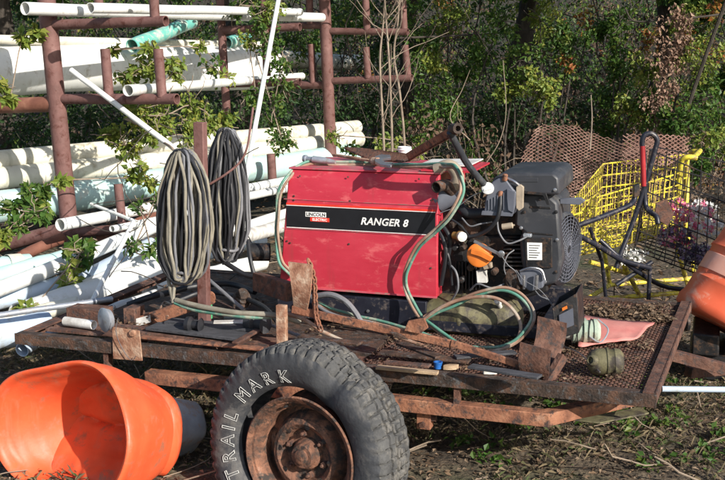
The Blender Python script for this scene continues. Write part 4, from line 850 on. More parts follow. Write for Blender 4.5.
for lab, a, b, r_, mt, sag in PIPES:
    A_, B_ = PY(*a), PY(*b); n = 9
    if 'very large' in lab: A_ = A_-(B_-A_)*.45
    pts = [A_.lerp(B_, i/n)-EZ*sag*.3*math.sin(math.pi*i/n)*r_*4 for i in range(n+1)]
    for i in range(1, n): pts[i] += V((0, 0, random.gauss(0, r_*.05)))
    rs = [r_]*len(pts); ln = (B_-A_).length
    if r_ > .03 and ln > 1.2 and 'open ended' not in lab and 'very large' not in lab and len(lab) % 2:   # moulded socket on one end
        e = .16/ln; pts = [pts[0], A_.lerp(B_, e*.85), A_.lerp(B_, e)]+pts[1:]; rs = [r_*1.13, r_*1.13, r_]+rs[1:]
    m = MB(); m.tube(pts, rs, 20, wall=max(.003, r_*.1)); o = tag(obj('plastic_pipe' if mt != 'galv' else 'metal_tube', m, M[mt]), lab, 'pipe')
    o['group'] = 'pipes stacked on and below the racks'
    if 'cream band' in lab:
        d = (B_-A_).normalized(); mm = MB(); mm.lathe(B_-d*.1, d, [(-.05, r_+.002), (-.05, r_+.006), (.04, r_+.006), (.04, r_+.001)], 20); obj('band', mm, M['pvc_cream'], o)
# pale stones/bags on the bare ground
for i, (x, y, r_) in enumerate([(254, 236, .08), (246, 252, .06), (238, 247, .05)]):
    p = PZ(x, y, 0); m = MB(); m.lathe(p+EZ*r_*.45, V((.1, .2, 1)), [(r_*.6*math.sin(t_), max(r_*math.cos(t_), .001)) for t_ in [(-.5+k/8)*math.pi for k in range(9)]], 12, fn=lambda i_, u, r, th_: (u*(1+.2*math.sin(th_*2)), r*(1+.2*math.sin(th_*3+i_)))); tag(obj('pale_stone', m, M['white_dirty'], smooth=180), ['largest pale stone on bare ground left of the red case', 'middle pale stone on bare ground beside the black coil', 'smallest pale stone on bare ground beside the black coil'][i], 'stone', 'pale stones behind the trailer')
# dark mesh floor scrap / logs at far left under the pipes
for i, (a, b, r_) in enumerate([((2, 268, 6.9), (60, 232, 7.3), .04), ((100, 236, 7.4), (170, 222, 8), .045)]):
    m = MB(); m.tube(wander(PY(*a), PY(*b)-PY(*a), (PY(*b)-PY(*a)).length, 6, .05), r_, 10); tag(obj('rusty_pipe', m, M['rack_rust']), ['rusty brown pipe rising to the foot of the near rack', 'rusty brown pipe low behind the narrow white pipe'][i], 'pipe')
# ================================================================== TRAFFIC DRUMS
def drum(name, label, o, ax, up, prof, mts, n=64, fn=None, parts=()):
    th = thing(name, label, 'traffic drum', V((o.x, o.y, 0)))
    m = MB(); m.lathe(o, ax, prof, n, ref=up, fn=fn); obj('shell', m, mts, th, smooth=60, solid=0, sub=1)
    return th
yc = 3.98; oc_ = PY(60, 436, yc); ax = V((.46, .87, -.12)).normalized()    # axis runs from the mouth into the body
def crush(i, u, r, th):
    w = .018*math.sin(2*th+1.2)+.012*math.sin(3*th+.4)+.007*math.sin(5*th+u*9)
    return u+.03*math.sin(2*th+.6)*(1 if u < .2 else .3), max(.001, r*(1+.30*math.sin(th)**2-.07*math.cos(th)**2+w/.28*(.4+.6*min(1, r/.25))))
dr = thing('traffic_drum', 'crushed bright orange traffic drum lying open mouthed left of the tyre', 'traffic drum', V((oc_.x, oc_.y, 0)))
R0 = .285
outer = [(.012, R0-.012), (.0, R0-.004), (-.008, R0+.004), (.0, R0+.014), (.03, R0+.012), (.07, R0-.002), (.1, R0-.002), (.16, R0-.022), (.2, R0-.036), (.26, R0-.062), (.31, R0-.085), (.34, R0-.1), (.36, R0-.13), (.365, R0-.14)]
inner = [(.012, R0-.012), (.05, R0-.014), (.055, R0-.03), (.12, R0-.04), (.125, R0-.055), (.19, R0-.068), (.25, R0-.095), (.32, R0-.125)]
prof = list(reversed(outer))+inner[1:]
def shear(mb):
    for i, v in enumerate(mb.v):
        d = max(0, (V(v)-oc_).dot(ax)); mb.v[i] = (v[0]+.24*d, v[1], max(.004, v[2]-.12*d))
m = MB(); m.lathe(oc_, ax, prof, 72, ref=EZ, fn=crush); shear(m); obj('shell', m, M['orange'], dr, smooth=70, sub=1)
# collapsed base folded inwards: upper and lower flaps meeting at a dark crease
upd = (EZ-ax*EZ.dot(ax)).normalized(); sdd = ax.cross(upd)
up_ = (EZ-ax*EZ.dot(ax)).normalized(); sd_ = ax.cross(up_); nu, nv = 40, 60; vs = []
def rin(d): return float(np.interp(d, [.012, .05, .055, .12, .125, .19, .25, .32], [R0-.012, R0-.014, R0-.03, R0-.04, R0-.055, R0-.068, R0-.095, R0-.125]))+.008
for j in range(nv+1):
    th0 = .03+(math.pi-.06)*j/nv; q = math.cos(th0)          # q: +1 top .. -1 bottom
    yq = .12
    if q > yq: dep = .27-.06*smooth(yq, .9, q)
    else: dep = .27-.20*smooth(0, 1, (yq-q)/(1+yq))
    ends = []
    for sg in (-1, 1):
        uu, rr = crush(0, dep, rin(dep), sg*th0); ends.append(oc_+ax*uu+(up_*math.cos(sg*th0)+sd_*math.sin(sg*th0))*rr)
    for i in range(nu+1):
        u = i/nu; fade = math.sin(math.pi*u)**.6
        e = .05*math.exp(-((q-yq+.06*math.sin(u*5))/.05)**2)*(.35+1.2*abs(u-.5))+(.02*noise.noise(V((u*3, q*2, 3)))+.007*noise.noise(V((u*9, q*7, 3))))
        vs.append(ends[0].lerp(ends[1], u)+ax*e*fade)
m = MB(); m.add(vs, [(j*(nu+1)+i, j*(nu+1)+i+1, (j+1)*(nu+1)+i+1, (j+1)*(nu+1)+i) for j in range(nv) for i in range(nu)])
shear(m); obj('folded_wall', m, M['orange'], dr, smooth=80, solid=.004)
m = MB(); m.lathe(oc_, ax, [(.29, R0-.076), (.31, R0-.066), (.345, R0-.085), (.365, R0-.11), (.375, R0-.15), (.38, R0-.16), (.375, R0-.13)], 72, ref=EZ, fn=crush); shear(m); obj('rim', m, M['orange'], dr, smooth=70)
m = MB(); m.lathe(oc_+ax*.34+V((.1, 0, -.05)), (ax+V((.5, 0, -.1))).normalized(), [(0, .16), (.02, .16), (.09, .14), (.1, .146), (.12, .14), (.24, .115), (.26, .1), (.26, .001)], 48, ref=EZ, fn=lambda i, u, r, th: (u, r*(1+.08*math.sin(2*th)+.04*math.sin(5*th)))); obj('reflective_band', m, M['reflector'], dr, smooth=60)
# tilted drum at the right
b0 = PY(678, 302, 5.55); axr = V((49, 0, 82)).normalized()*1.0; axr = (axr+V((0, .12, 0))).normalized(); side = axr.cross(V((0, 1, 0))).normalized()
if side.x < 0: side = -side
Rr = .30; c0 = b0+side*Rr
dr2 = thing('traffic_drum', 'faded orange traffic drum with a pale band tilted at the right edge', 'traffic drum', V((c0.x, c0.y, 0)))
fnr = lambda i, u, r, th: (u, r*(1+.03*math.sin(3*th+1)+.015*math.sin(7*th+u*8)))
m = MB(); m.lathe(c0, axr, [(.0, .001), (0, Rr-.02), (.015, Rr), (.06, Rr+.006), (.1, Rr-.006), (.18, Rr-.004), (.185, Rr-.002), (.2, Rr-.01), (.36, Rr-.014), (.37, Rr-.004), (.40, Rr-.015), (.6, Rr-.03), (.62, Rr-.018), (.66, Rr-.035), (.86, Rr-.06), (.9, Rr-.09), (.92, .001)], 56, fn=fnr); obj('shell', m, M['orange_faded'], dr2, smooth=50)
m = MB(); m.lathe(c0, axr, [(.225, Rr-.009), (.228, Rr-.004), (.322, Rr-.007), (.325, Rr-.012)], 56, fn=fnr); obj('band', m, M['band_pale'], dr2)
m = MB(); m.box(V((c0.x+.15, c0.y+.05, .07)), .3, .25, .07); m.box(V((c0.x-.08, c0.y+.05, .2)), .07, .2, .06); tag(obj('black_crate', m, M['black_metal'], bevel=.01), 'low black crate propping up the tilted orange drum', 'crate')

# ================================================================== CARTS
def grid(mb, q, nu, nv, r_, thick=None):
    for i in range(nu+1):
        u = i/nu; mb.tube([q[0].lerp(q[1], u), q[3].lerp(q[2], u)], r_, 5)
    for j in range(nv+1):
        v = j/nv; mb.tube([q[0].lerp(q[3], v), q[1].lerp(q[2], v)], thick or r_*1.3, 5)
yc_ = thing('shopping_cart', 'bright yellow wire shopping cart behind the engine', 'shopping cart', V((PY(625, 300, 6.3).x, 6.3, 0)))
NL_ = PY(568, 206, 5.9); NR = PY(680, 173, 6.45); BR_ = PY(676, 232, 6.4); BL_ = PY(568, 258, 5.9)
FL = PY(603, 164, 6.75); FR = PY(690, 154, 7.1); FBL = PY(600, 222, 6.7); FBR = PY(684, 214, 7.0)
for q, nu, nv in (((NL_, NR, BR_, BL_), 17, 4), ((FL, FR, FBR, FBL), 15, 4), ((NL_, FL, FBL, BL_), 12, 4), ((BL_, BR_, FBR, FBL), 14, 8)):
    m = MB(); grid(m, q, nu+4, nv+1, .0032, .0048); obj('basket_side', m, M['yellow'], yc_)
m = MB(); m.tube(cat([PY(697, 158, 6.4), PY(688, 157, 6.4), PY(682, 160, 6.42), PY(680, 172, 6.45), PY(679, 200, 6.45), PY(677, 232, 6.4)], 5), .017, 10); m.tube(cat([PY(700, 152, 7.0), PY(692, 152, 7.05), PY(688, 160, 7.1), PY(686, 214, 7.0)], 5), .017, 10); m.tube([PY(694, 157.5, 6.4), PY(700, 151, 7.0)], .017, 10); obj('handle', m, M['yellow'], yc_)
m = MB()
for a, b in (((590, 262, 6.0), (690, 292, 6.4)), ((672, 232, 6.4), (690, 292, 6.4)), ((585, 300, 6.0), (690, 292, 6.4)), ((600, 225, 6.7), (610, 285, 6.8)), ((610, 285, 6.8), (695, 278, 7.0)), ((684, 214, 7), (695, 278, 7)), ((585, 300, 6), (610, 285, 6.8)), ((622, 262, 6.1), (640, 296, 6.2))): m.tube([PY(*a), PY(*b)], .014, 8)
obj('chassis', m, M['yellow'], yc_)
for p in (PY(590, 300, 6.0), PY(688, 292, 6.4), PY(612, 285, 6.8), PY(694, 278, 7.0)):
    q = V((p.x, p.y, .065)); m = MB(); m.lathe(q-V((.012, 0, 0)), V((1, 0, 0)), [(0, .01), (0, .055), (.005, .062), (.02, .062), (.025, .055), (.025, .01)], 20); m.beam(q+EZ*.02+V((.016, 0, 0)), V((p.x+.016, p.y, p.z)), .02, .004, V((1, 0, 0))); obj('castor', m, M['black_metal'], yc_)
bc = thing('wire_cart', 'black tubular wire cart with a red grip beside the yellow cart', 'cart', V((PY(650, 300, 5.6).x, 5.6, 0)))
m = MB(); m.tube(cat([PY(616, 268, 5.7), PY(622, 250, 5.72), PY(633, 222, 5.75), PY(645, 185, 5.75), PY(655, 150, 5.75), PY(657, 140, 5.75), PY(652, 134, 5.75), PY(645, 135, 5.75), PY(642, 143, 5.75), PY(644, 160, 5.75), PY(645, 200, 5.75), PY(648, 210, 5.72), PY(656, 216, 5.68), PY(658, 224, 5.66)], 7), .0145, 12); obj('handle_frame', m, M['black_paint'], bc)
m = MB(); m.tube([PY(642.3, 146, 5.745), PY(643.6, 186, 5.745)], .0155, 12); obj('grip', m, M['redplastic'], bc)
m = MB(); m.tube(cat([PY(574, 227, 5.5), PY(604, 216, 5.6), PY(628, 206, 5.68), PY(634, 200, 5.72), PY(636, 190, 5.74)], 5), .0145, 12); m.tube(cat([PY(574, 233, 5.5), PY(600, 247, 5.6), PY(622, 260, 5.68), PY(650, 268, 5.75)], 5), .0145, 12); m.tube(cat([PY(600, 240, 5.7), PY(625, 262, 5.7), PY(660, 285, 5.9), PY(690, 290, 6.0)], 4), .013, 10); m.tube([PY(616, 285, 5.75), PY(652, 262, 5.8)], .013, 10); m.tube([PY(590, 228, 5.6), PY(602, 262, 5.7), PY(606, 300, 5.8)], .01, 8); m.tube([PY(650, 268, 5.75), V((PY(650, 268, 5.75).x, 5.75, .05))], .012, 10); m.tube([PY(606, 300, 5.8), V((PY(606, 300, 5.8).x, 5.8, .05))], .012, 10)
obj('frame_tube', m, M['black_paint'], bc)
m = MB(); m.prism([PY(*p, 5.7) for p in ((634, 186), (640, 184), (640, 196), (634, 198))], V((0, .04, 0))); obj('clamp', m, M['black_metal'], bc, .003)
A1, B1, C1, D1 = PY(650, 150, 5.95), PY(745, 190, 5.9), PY(745, 292, 5.9), PY(634, 250, 5.95)
A2, B2, C2, D2 = PY(656, 147, 6.4), PY(760, 170, 6.4), PY(760, 270, 6.4), PY(640, 235, 6.4)
for q, nu, nv in (((A1, B1, C1, D1), 11, 5), ((A2, B2, C2, D2), 9, 5), ((A1, A2, D2, D1), 5, 5), ((D1, C1, C2, D2), 9, 5)):
    m = MB(); grid(m, q, nu, nv, .003, .004); obj('basket_side', m, M['black_metal'], bc)
m = MB(); m.prism([PY(*p, 5.75) for p in ((656, 203), (667, 199), (674, 214), (668, 226), (655, 218))], V((0, .012, 0))); tag(obj('rusty_plate', m, M['rust'], bevel=.001), 'small rusty plate caught on the black cart', 'plate')
# flowers in the cart
FL_ = [('heap of white artificial flowers in the black cart nearest the drum', (706, 226, 6.15), (.17, .13, .08), 'fl_white', 260), ('pink artificial flowers on the left of the flower heap', (681, 212, 6.15), (.09, .1, .07), 'fl_pink', 170),
       ('cluster of pink and white flowers at the top of the heap', (700, 208, 6.2), (.12, .1, .05), 'fl_white', 170), ('purple artificial flowers below the white ones', (676, 238, 6.15), (.12, .1, .08), 'fl_purple', 330), ('dark purple flowers at the bottom of the black cart', (696, 254, 6.15), (.12, .1, .06), 'fl_purple', 560), ('pale bunch of flowers low beside the black cart leg', (632, 254, 6.0), (.08, .08, .06), 'fl_white', 110)]
for lab, c, rad, mt, n in FL_:
    mb = MB(); c = PY(*c)
    for p in blob(c, rad, n//4):
        leafset(mb, np.array([p]*7)+rng.normal(size=(7, 3))*.006, .014, .03, 0 if random.random() < .75 else 1, .75, .2)
    o = fobj('flower_bunch', mb, [M[mt], M['fl_pink' if 'top' in lab or 'white' in lab else 'fl_white']]); tag(o, lab, 'flowers', 'artificial flowers in the black cart')
# expanded metal sheet
em = MB(); P0 = PY(516, 228, 6.9); U_ = PY(668, 228, 7.15)-P0; V_ = EZ*.68
def wob(p):
    u = (p-P0).dot(U_)/U_.length_squared; h = (p.z-P0.z)/.68
    lim = .87+.1*math.sin(u*5.2)+(.06 if u > .68 else 0)-(.25*max(0, (.1-u)*8))-(.3*max(0, (u-.93)*8))
    if h > lim: return None
    return p+V((.02*noise.noise(p*3), .12*math.sin(u*7)*h+.04*math.sin(u*15)+.05*noise.noise(p*4), .03*math.sin(u*9)*h+.012*noise.noise(p*8)))
expanded(em, P0, U_, V_, 25, 64, .0025, .0042, wob)
tag(obj('expanded_metal_sheet', em, M['mesh_rust'], smooth=0), 'wavy sheet of rusty expanded metal standing behind the yellow cart', 'metal sheet')
em = MB(); P0 = PY(628, 150, 6.72); U_ = PY(690, 158, 6.8)-P0; V_ = EZ*.2
P0 = PY(626, 163, 6.74); 
expanded(em, P0, U_, V_, 10, 16, .003, .006, lambda p: p+V((0, .05*math.sin(p.x*9), .02*math.sin(p.x*7))))
tag(obj('expanded_metal_sheet', em, M['mesh_rust'], smooth=0), 'smaller offcut of expanded metal behind the black handle', 'metal sheet')

# ================================================================== VEGETATION
LM = [M['lf_dark'], M['lf_mid'], M['lf_yel'], M['lf_aut'], M['lf_dead']]
# background thicket
mb = MB()
def species(x, z):
    u = random.random()
    if x < 0: return np.random.choice(5, p=[.5, .32, .1, .01, .07]) if False else (0 if u < .5 else 1 if u < .82 else 2 if u < .9 else 4)
    return 0 if u < .36 else 1 if u < .64 else 2 if u < .74 else 3 if u < .77 else 4
for k in range(3600):
    y = random.uniform(12.5, 21); x = random.uniform(-.62, .62)*y; z = random.uniform(-.1, 1)**1.0*4.2*(.5+.5*random.random())
    if y < 13.5 and z > 2.6: continue
    sp = species(x, z); n = random.randint(25, 60); rad = random.uniform(.12, .36)
    leafset(mb, blob((x, y, max(.1, z+gz(x, y))), (rad, rad, rad*.8), n), .035, .085, sp, .55, droop=.5)
o = fobj('thicket', mb, LM); tag(o, kind='stuff')
mb = MB()
for k in range(450):
    y = random.uniform(11.5, 16); x = random.uniform(-.5, .5)*y
    d = (random.gauss(0, .5), random.gauss(0, .3), random.uniform(.4, 1.6)); mb.tube(wander((x, y, random.uniform(0, 2)), d, random.uniform(.6, 2.4), 7, .22), random.uniform(.003, .008), 5)
o = fobj('brushwood', mb, [M['twig_grey']]); tag(o, kind='stuff')
mb = MB()   # dead vine tangle, low
for k in range(200):
    y = random.uniform(10.8, 12.6); x = random.uniform(.5, 4.6); mb.tube(wander((x, y, random.uniform(0, .4)), (random.gauss(0, .4), -.1, 1), random.uniform(.4, 1.3), 7, .3), random.uniform(.002, .005), 4)
for k in range(130):
    x = random.uniform(.3, 4.6); y = random.uniform(10.6, 12.4); leafset(mb, blob((x, y, random.uniform(.1, 1.1)), (.2, .2, .18), 26), .03, .08, 1, .6, droop=1)
o = fobj('dry_undergrowth', mb, [M['twig'], M['lf_dead']]); tag(o, kind='stuff')

def tree(name, label, x, y, h, r_, crowns, lean=(0, 0), mt='bark', cat_='tree', group='trees behind the racks', nl=1, lo=.06, hi=.12):
    th = thing(name, label, cat_, V((x, y, gz(x, y))), group); base = V((x, y, gz(x, y)-.1)); n = 9
    pts = [base+V((lean[0]*(i/n)**1.3+.07*math.sin(i*1.3+x), lean[1]*(i/n)**1.3+.06*math.cos(i*1.1+y), h*i/n)) for i in range(n+1)]
    m = MB(); m.tube(pts, [r_*(1-.65*i/n)*(1.35 if i == 0 else 1) for i in range(n+1)], 12)
    for c in crowns:
        k = min(n, max(3, int(random.uniform(.45, .95)*n))); tgt = V(c[:3]); a = pts[k]
        mid = (a+tgt)/2+V((random.gauss(0, .15), random.gauss(0, .15), -.1)); m.tube(cat([a, mid, tgt], 4), [r_*.4*(1-.8*i/8) for i in range(9)], 7)
        for q in range(3): m.tube(wander(tgt, (random.gauss(0, 1), random.gauss(0, 1), random.gauss(0, .6)), c[3]*.9, 4, .3), r_*.08, 5)
    obj('trunk', m, M[mt], th, smooth=60)
    mb = MB()
    for cx, cy, cz, cr, sp in crowns:
        nc = int(14*cr/.6*nl)+4
        for p in blob((cx, cy, cz), (cr, cr, cr*.75), nc): leafset(mb, blob(p, (cr*.3, cr*.3, cr*.25), 46), lo, hi, sp if random.random() < .85 else 1, .55, droop=.6)
    fobj('crown', mb, LM, th); return th
def cz(px, py, y): p = PY(px, py, y); return p
TREES = [
 ('broad dark leaved tree behind the left rack', -3.6, 10.6, 4.2, .12, [(-3.6, 9.9, 3.3, 1.0, 0), (-2.5, 9.8, 3.4, .9, 0), (-4.6, 9.5, 2.9, .9, 1), (-3.0, 10.4, 2.6, .7, 0)], (.3, -.5)),
 ('dark leaved tree behind the middle rack with added shade boughs overhead', -1.4, 12.2, 4.6, .1, [(-1.5, 11.0, 3.5, .9, 0), (-.5, 11.2, 3.6, .8, 1), (-1.9, 11.4, 2.7, .6, 0), (-1.3, 8.6, 2.9, .6, 0), (-.3, 8.9, 2.9, .6, 0), (-2.3, 8.8, 2.9, .6, 0), (-.9, 9.6, 3.8, .8, 0), (.1, 9.3, 3.6, .7, 0), (-2.1, 9.5, 3.8, .8, 0), (-3.2, 9.0, 3.4, .6, 0)], (-.2, -.6)),  # forward crowns hang unseen above the frame, added to shade what lies behind
 ('slender tree beyond the bare saplings', .55, 12.8, 4.8, .09, [(.6, 12.0, 3.6, .9, 0), (1.3, 11.8, 3.2, .55, 1), (.1, 12.2, 2.7, .5, 0)], (.1, -.4)),
 ('dark trunk tree right of centre with an added shade canopy overhead', 1.75, 12.4, 5.0, .16, [(1.8, 11.6, 3.7, .8, 1), (2.7, 11.5, 3.6, .8, 0), (1.6, 11.9, 2.5, .4, 2), (1.2, 9.9, 3.0, .6, 1), (2.9, 9.8, 3.0, .6, 1), (.3, 10.2, 3.4, .8, 0), (2.1, 10.4, 3.7, .8, 0), (3.9, 10.2, 3.4, .8, 0), (5.2, 10.0, 3.4, .9, 0), (6.4, 9.6, 3.6, .9, 0), (1.2, 9.4, 3.9, .8, 0), (4.6, 9.3, 4.1, .9, 0), (3.0, 9.2, 4.0, .7, 0), (7.4, 9.0, 3.4, .8, 0)], (.25, -.3)),  # the many high crowns are unseen canopy, added to darken the thicket
 ('tree with autumn tinted leaves towards the right', 3.2, 12.0, 4.6, .11, [(3.1, 11.3, 3.4, .8, 3), (2.5, 11.4, 2.4, .2, 3), (3.6, 11.5, 2.2, .45, 1), (4.1, 11.2, 3.2, .8, 1)], (.2, -.3)),
 ('leafy tree at the right edge', 4.6, 11.6, 4.6, .12, [(4.4, 10.9, 2.1, .5, 1), (4.7, 10.8, 3.3, .9, 2), (4.0, 11.1, 1.4, .35, 1)], (-.2, -.3)),
 ('dark leaved tree at the far left edge', -5.2, 9.6, 4.2, .13, [(-5.0, 8.9, 2.9, .9, 0), (-4.2, 9.1, 2.3, .5, 0), (-5.2, 9.2, 1.5, .7, 0)], (.2, -.3)),
]
for lab, x, y, h, r_, cr, lean in TREES: tree('tree', lab, x, y, h, r_, cr, lean)
# leafy shrubs in front of the thicket, by pixel clusters
SH = [('glossy green shrub right of the bare saplings', [(430, 85, 11.4, .3, 1), (445, 110, 11.3, .25, 1), (420, 130, 11.4, .22, 1), (432, 62, 11.6, .2, 2)]),
 ('pale green shrub standing above the engine', [(540, 84, 10.9, .2, 2), (548, 96, 10.9, .14, 2), (575, 48, 11.2, .25, 1), (560, 40, 11.3, .2, 1)]),
 ('shaded bush behind the welder roof', [(470, 120, 11.6, .3, 0), (500, 140, 11.5, .3, 0), (480, 160, 11.4, .25, 1), (515, 110, 11.7, .3, 0)]),
 ('green bush behind the expanded metal sheet', [(585, 110, 11.3, .35, 0), (610, 95, 11.2, .22, 1), (560, 125, 11.3, .3, 0), (610, 130, 11.1, .2, 1)]),
 ('yellow green bush at the upper right', [(650, 110, 10.8, .2, 1), (700, 60, 10.6, .25, 2), (710, 95, 10.6, .2, 1), (690, 30, 10.8, .25, 2), (722, 125, 10.4, .2, 1)]),
 ('bush with red and orange leaves at the top right', [(590, 20, 11.4, .1, 3), (566, 64, 11.2, .05, 3), (600, 30, 11.2, .08, 1), (650, 35, 11.0, .07, 3), (690, 40, 10.8, .06, 3), (715, 12, 10.8, .09, 3), (675, 60, 11, .1, 1)]),
 ('leafy bush hanging behind the far rack', [(350, 20, 12.4, .3, 1), (392, 40, 12.4, .28, 0), (300, 45, 12.2, .25, 1), (375, 110, 12.2, .3, 0), (345, 120, 12.2, .3, 0)]),
 ('dark bush added in place of shade under the big white pipe', [(20, 130, 10.2, .35, 0), (90, 125, 10.4, .3, 0), (150, 128, 10.6, .3, 0), (215, 120, 10.8, .35, 0), (270, 110, 11.2, .35, 0)])]  # dark leaves stand in for the deep shade of the hollow
SH += [('yellow green bush across the top right of centre', [(520, 60, 11.0, .22, 1), (500, 20, 11.2, .25, 1), (540, 20, 11.1, .2, 2), (480, 50, 11.3, .2, 1), (515, 90, 11.0, .16, 2)]),
 ('mixed green bush between the autumn bush and the dead vine', [(620, 20, 10.9, .22, 1), (645, 70, 10.8, .2, 2), (615, 65, 11.0, .18, 1), (650, 100, 10.7, .16, 1), (630, 110, 10.8, .18, 2)]),
 ('sunlit bush low behind the black cart', [(690, 120, 10.2, .2, 1), (715, 150, 10.0, .2, 2), (700, 165, 9.8, .15, 1), (668, 120, 10.3, .14, 1)]),
 ('leafy bush left of centre beyond the bare saplings', [(410, 20, 11.8, .25, 1), (450, 15, 11.8, .25, 2), (420, 45, 11.7, .2, 1), (460, 75, 11.6, .2, 1)])]
for lab, cl in SH:
    c0_ = PY(*cl[0][:3]); base = V((c0_.x, c0_.y, gz(c0_.x, c0_.y))); th = thing('shrub', lab, 'shrub', base, 'shrubs at the edge of the thicket')
    m = MB(); mb = MB()
    for px, py, y, rad, sp in cl:
        p = PY(px, py, y); m.tube(cat([base+V((random.gauss(0, .1), random.gauss(0, .1), -.05)), (base+p)/2+V((random.gauss(0, .15), .1, 0)), p], 5), [.018*(1-.7*i/10) for i in range(11)], 6)
        for q in range(4): m.tube(wander(p, (random.gauss(0, 1), random.gauss(0, 1), random.gauss(0, 1)), rad, 4, .3), .004, 4)
        if sp == 3: rad *= 2
        for q in blob(p, (rad, rad, rad), 9): leafset(mb, blob(q, (rad*.45,)*3, 10 if sp == 3 else 40), .03, .07, sp, .6, droop=.5)
    obj('stems', m, M['twig_grey'], th); fobj('foliage', mb, LM, th)
# column of dead hanging leaves at right
th = thing('dead_vine', 'column of brown dead leaves hanging on a trunk at the right', 'vine', V((PY(668, 170, 10.6).x, 10.6, 0)), 'vines')
m = MB(); m.tube(wander((PY(668, 170, 10.6).x, 10.6, 0), (.02, 0, 1), 2.6, 8, .06), .02, 8); obj('stem', m, M['bark'], th)
mb = MB()
for k in range(52):
    py = random.uniform(10, 165); px = 668+random.gauss(0, 7)+8*math.sin(py*.05)-(py-60)*.08; leafset(mb, blob(PY(px, py, 10.5), (.1, .1, .1), 36), .025, .06, 0, .6, droop=2)
fobj('foliage', mb, [M['lf_dead_pale']], th)
# vines on the racks
def vine(label, cl, lm, lo=.04, hi=.08, n=30, stem=None):
    p0 = PY(*cl[0][:3]); th = thing('vine', label, 'vine', V((p0.x, p0.y, 0)), 'vines')
    m = MB(); mb = MB(); P = [PY(*c[:3]) for c in cl]
    m.tube(cat(P[::-1], 4), .005, 5)
    for c, p in zip(cl, P):
        rad = c[3]
        for q in range(5): m.tube(wander(p, (random.gauss(0, 1), random.gauss(0, .6), random.gauss(0, 1)), rad*1.5, 5, .35), .003, 4)
        for q in blob(p, (rad, rad*.7, rad), 7): leafset(mb, blob(q, (rad*.45,)*3, n//3), lo, hi, c[4], .6, droop=.6)
    obj('stem', m, M['twig'], th); fobj('foliage', mb, LM, th)
vine('bright yellow green vine hanging under the lower near arm', [(128, 78, 7.6, .09, 2), (150, 70, 7.6, .1, 2), (175, 70, 7.7, .08, 2), (135, 110, 7.5, .14, 2), (165, 115, 7.5, .15, 2), (190, 105, 7.7, .15, 2), (205, 120, 7.7, .12, 2), (110, 135, 7.6, .1, 2), (125, 145, 7.5, .1, 2), (150, 130, 7.5, .12, 2), (185, 135, 7.6, .1, 2), (225, 122, 7.8, .08, 2)], LM, .03, .065, 66)
vine('green creeper climbing the dark middle rack', [(258, 8, 9.0, .15, 1), (240, 5, 9.0, .15, 1), (272, 10, 8.9, .12, 2), (265, 28, 8.9, .12, 1), (272, 45, 8.9, .14, 1), (280, 62, 8.9, .12, 1), (278, 85, 8.8, .13, 1), (274, 105, 8.8, .13, 1), (278, 125, 8.8, .14, 1), (283, 143, 8.7, .09, 1), (250, 38, 9, .1, 2), (256, 95, 8.9, .12, 1)], LM, .028, .055, 60)
vine('thin vine trailing over the big white pipe', [(215, 68, 8.6, .09, 1), (222, 78, 8.6, .08, 2), (200, 48, 8.8, .07, 2), (115, 50, 7.4, .03, 2), (150, 48, 7.5, .05, 2), (170, 62, 7.5, .05, 2)], LM, .04, .07, 20)
vine('leafy vine over the teal pipe at the left edge', [(28, 196, 6.6, .08, 1), (12, 205, 6.6, .09, 1), (35, 212, 6.5, .08, 1), (20, 225, 6.5, .07, 1), (42, 205, 6.6, .05, 2), (5, 235, 6.4, .06, 2), (45, 190, 6.6, .04, 1)], LM, .03, .075, 36)
vine('sprig of vine hanging over the big pipe at the far left', [(3, 88, 7.3, .06, 2), (10, 98, 7.3, .04, 2), (22, 40, 7.4, .04, 2), (36, 33, 7.4, .04, 2)], LM, .05, .09, 18)
vine('weedy vine in the pipe heap below the near rack', [(75, 250, 6.2, .07, 1), (85, 258, 6.2, .06, 1), (72, 270, 6.1, .07, 2), (66, 285, 6.0, .06, 2), (88, 245, 6.3, .06, 1), (30, 312, 5.6, .05, 2)], LM, .04, .08, 24)
vine('vine leaves over the cream pipes left of the coil', [(140, 170, 7.4, .07, 2), (150, 182, 7.4, .06, 2), (132, 178, 7.4, .05, 2), (62, 180, 7.2, .04, 2)], LM, .04, .08, 16)
vine('green vine lying on the pipes behind the front coil', [(140, 205, 7.0, .05, 1), (150, 250, 6.5, .07, 1), (135, 248, 6.6, .06, 1), (155, 200, 7, .05, 1)], LM, .04, .07, 16)
vine('yellow green weeds behind the welder roof', [(335, 135, 8.2, .08, 2), (392, 140, 8.3, .08, 2), (380, 148, 8.2, .07, 2), (420, 150, 8.2, .06, 2), (350, 150, 8.2, .06, 1)], LM, .03, .06, 24)
# bare saplings
SP = [('leftmost of the bare saplings behind the welder', 383, 7.9, [(384, 160), (382, 110), (380, 60), (383, 25), (386, -20)]), ('middle bare sapling behind the welder', 391, 7.8, [(392, 160), (391, 110), (389, 60), (386, 20), (383, -20)]), ('rightmost of the bare saplings behind the welder', 398, 8.0, [(405, 160), (400, 95), (394, 55), (398, 20), (400, -20)])]
for lab, px, y, pth in SP:
    pts = [PY(a, b, y+random.gauss(0, .05)) for a, b in pth]; base = V((pts[0].x, pts[0].y, -.05)); th = thing('sapling', lab, 'sapling', V((base.x, base.y, 0)), 'bare saplings behind the welder')
    c = cat([base]+pts, 5); m = MB(); m.tube(c, [.011*(1-.5*i/len(c)) for i in range(len(c))], 7); obj('trunk', m, M['twig'], th)
    m = MB()
    for k in range(9):
        i = random.randint(8, len(c)-3); m.tube(wander(c[i], (random.choice((-1, 1))*random.uniform(.3, 1), random.gauss(0, .4), random.uniform(.6, 1.3)), random.uniform(.25, .7), 6, .14, .05), [.0035*(1-.1*j) for j in range(7)], 5)
    obj('branches', m, M['twig'], th)
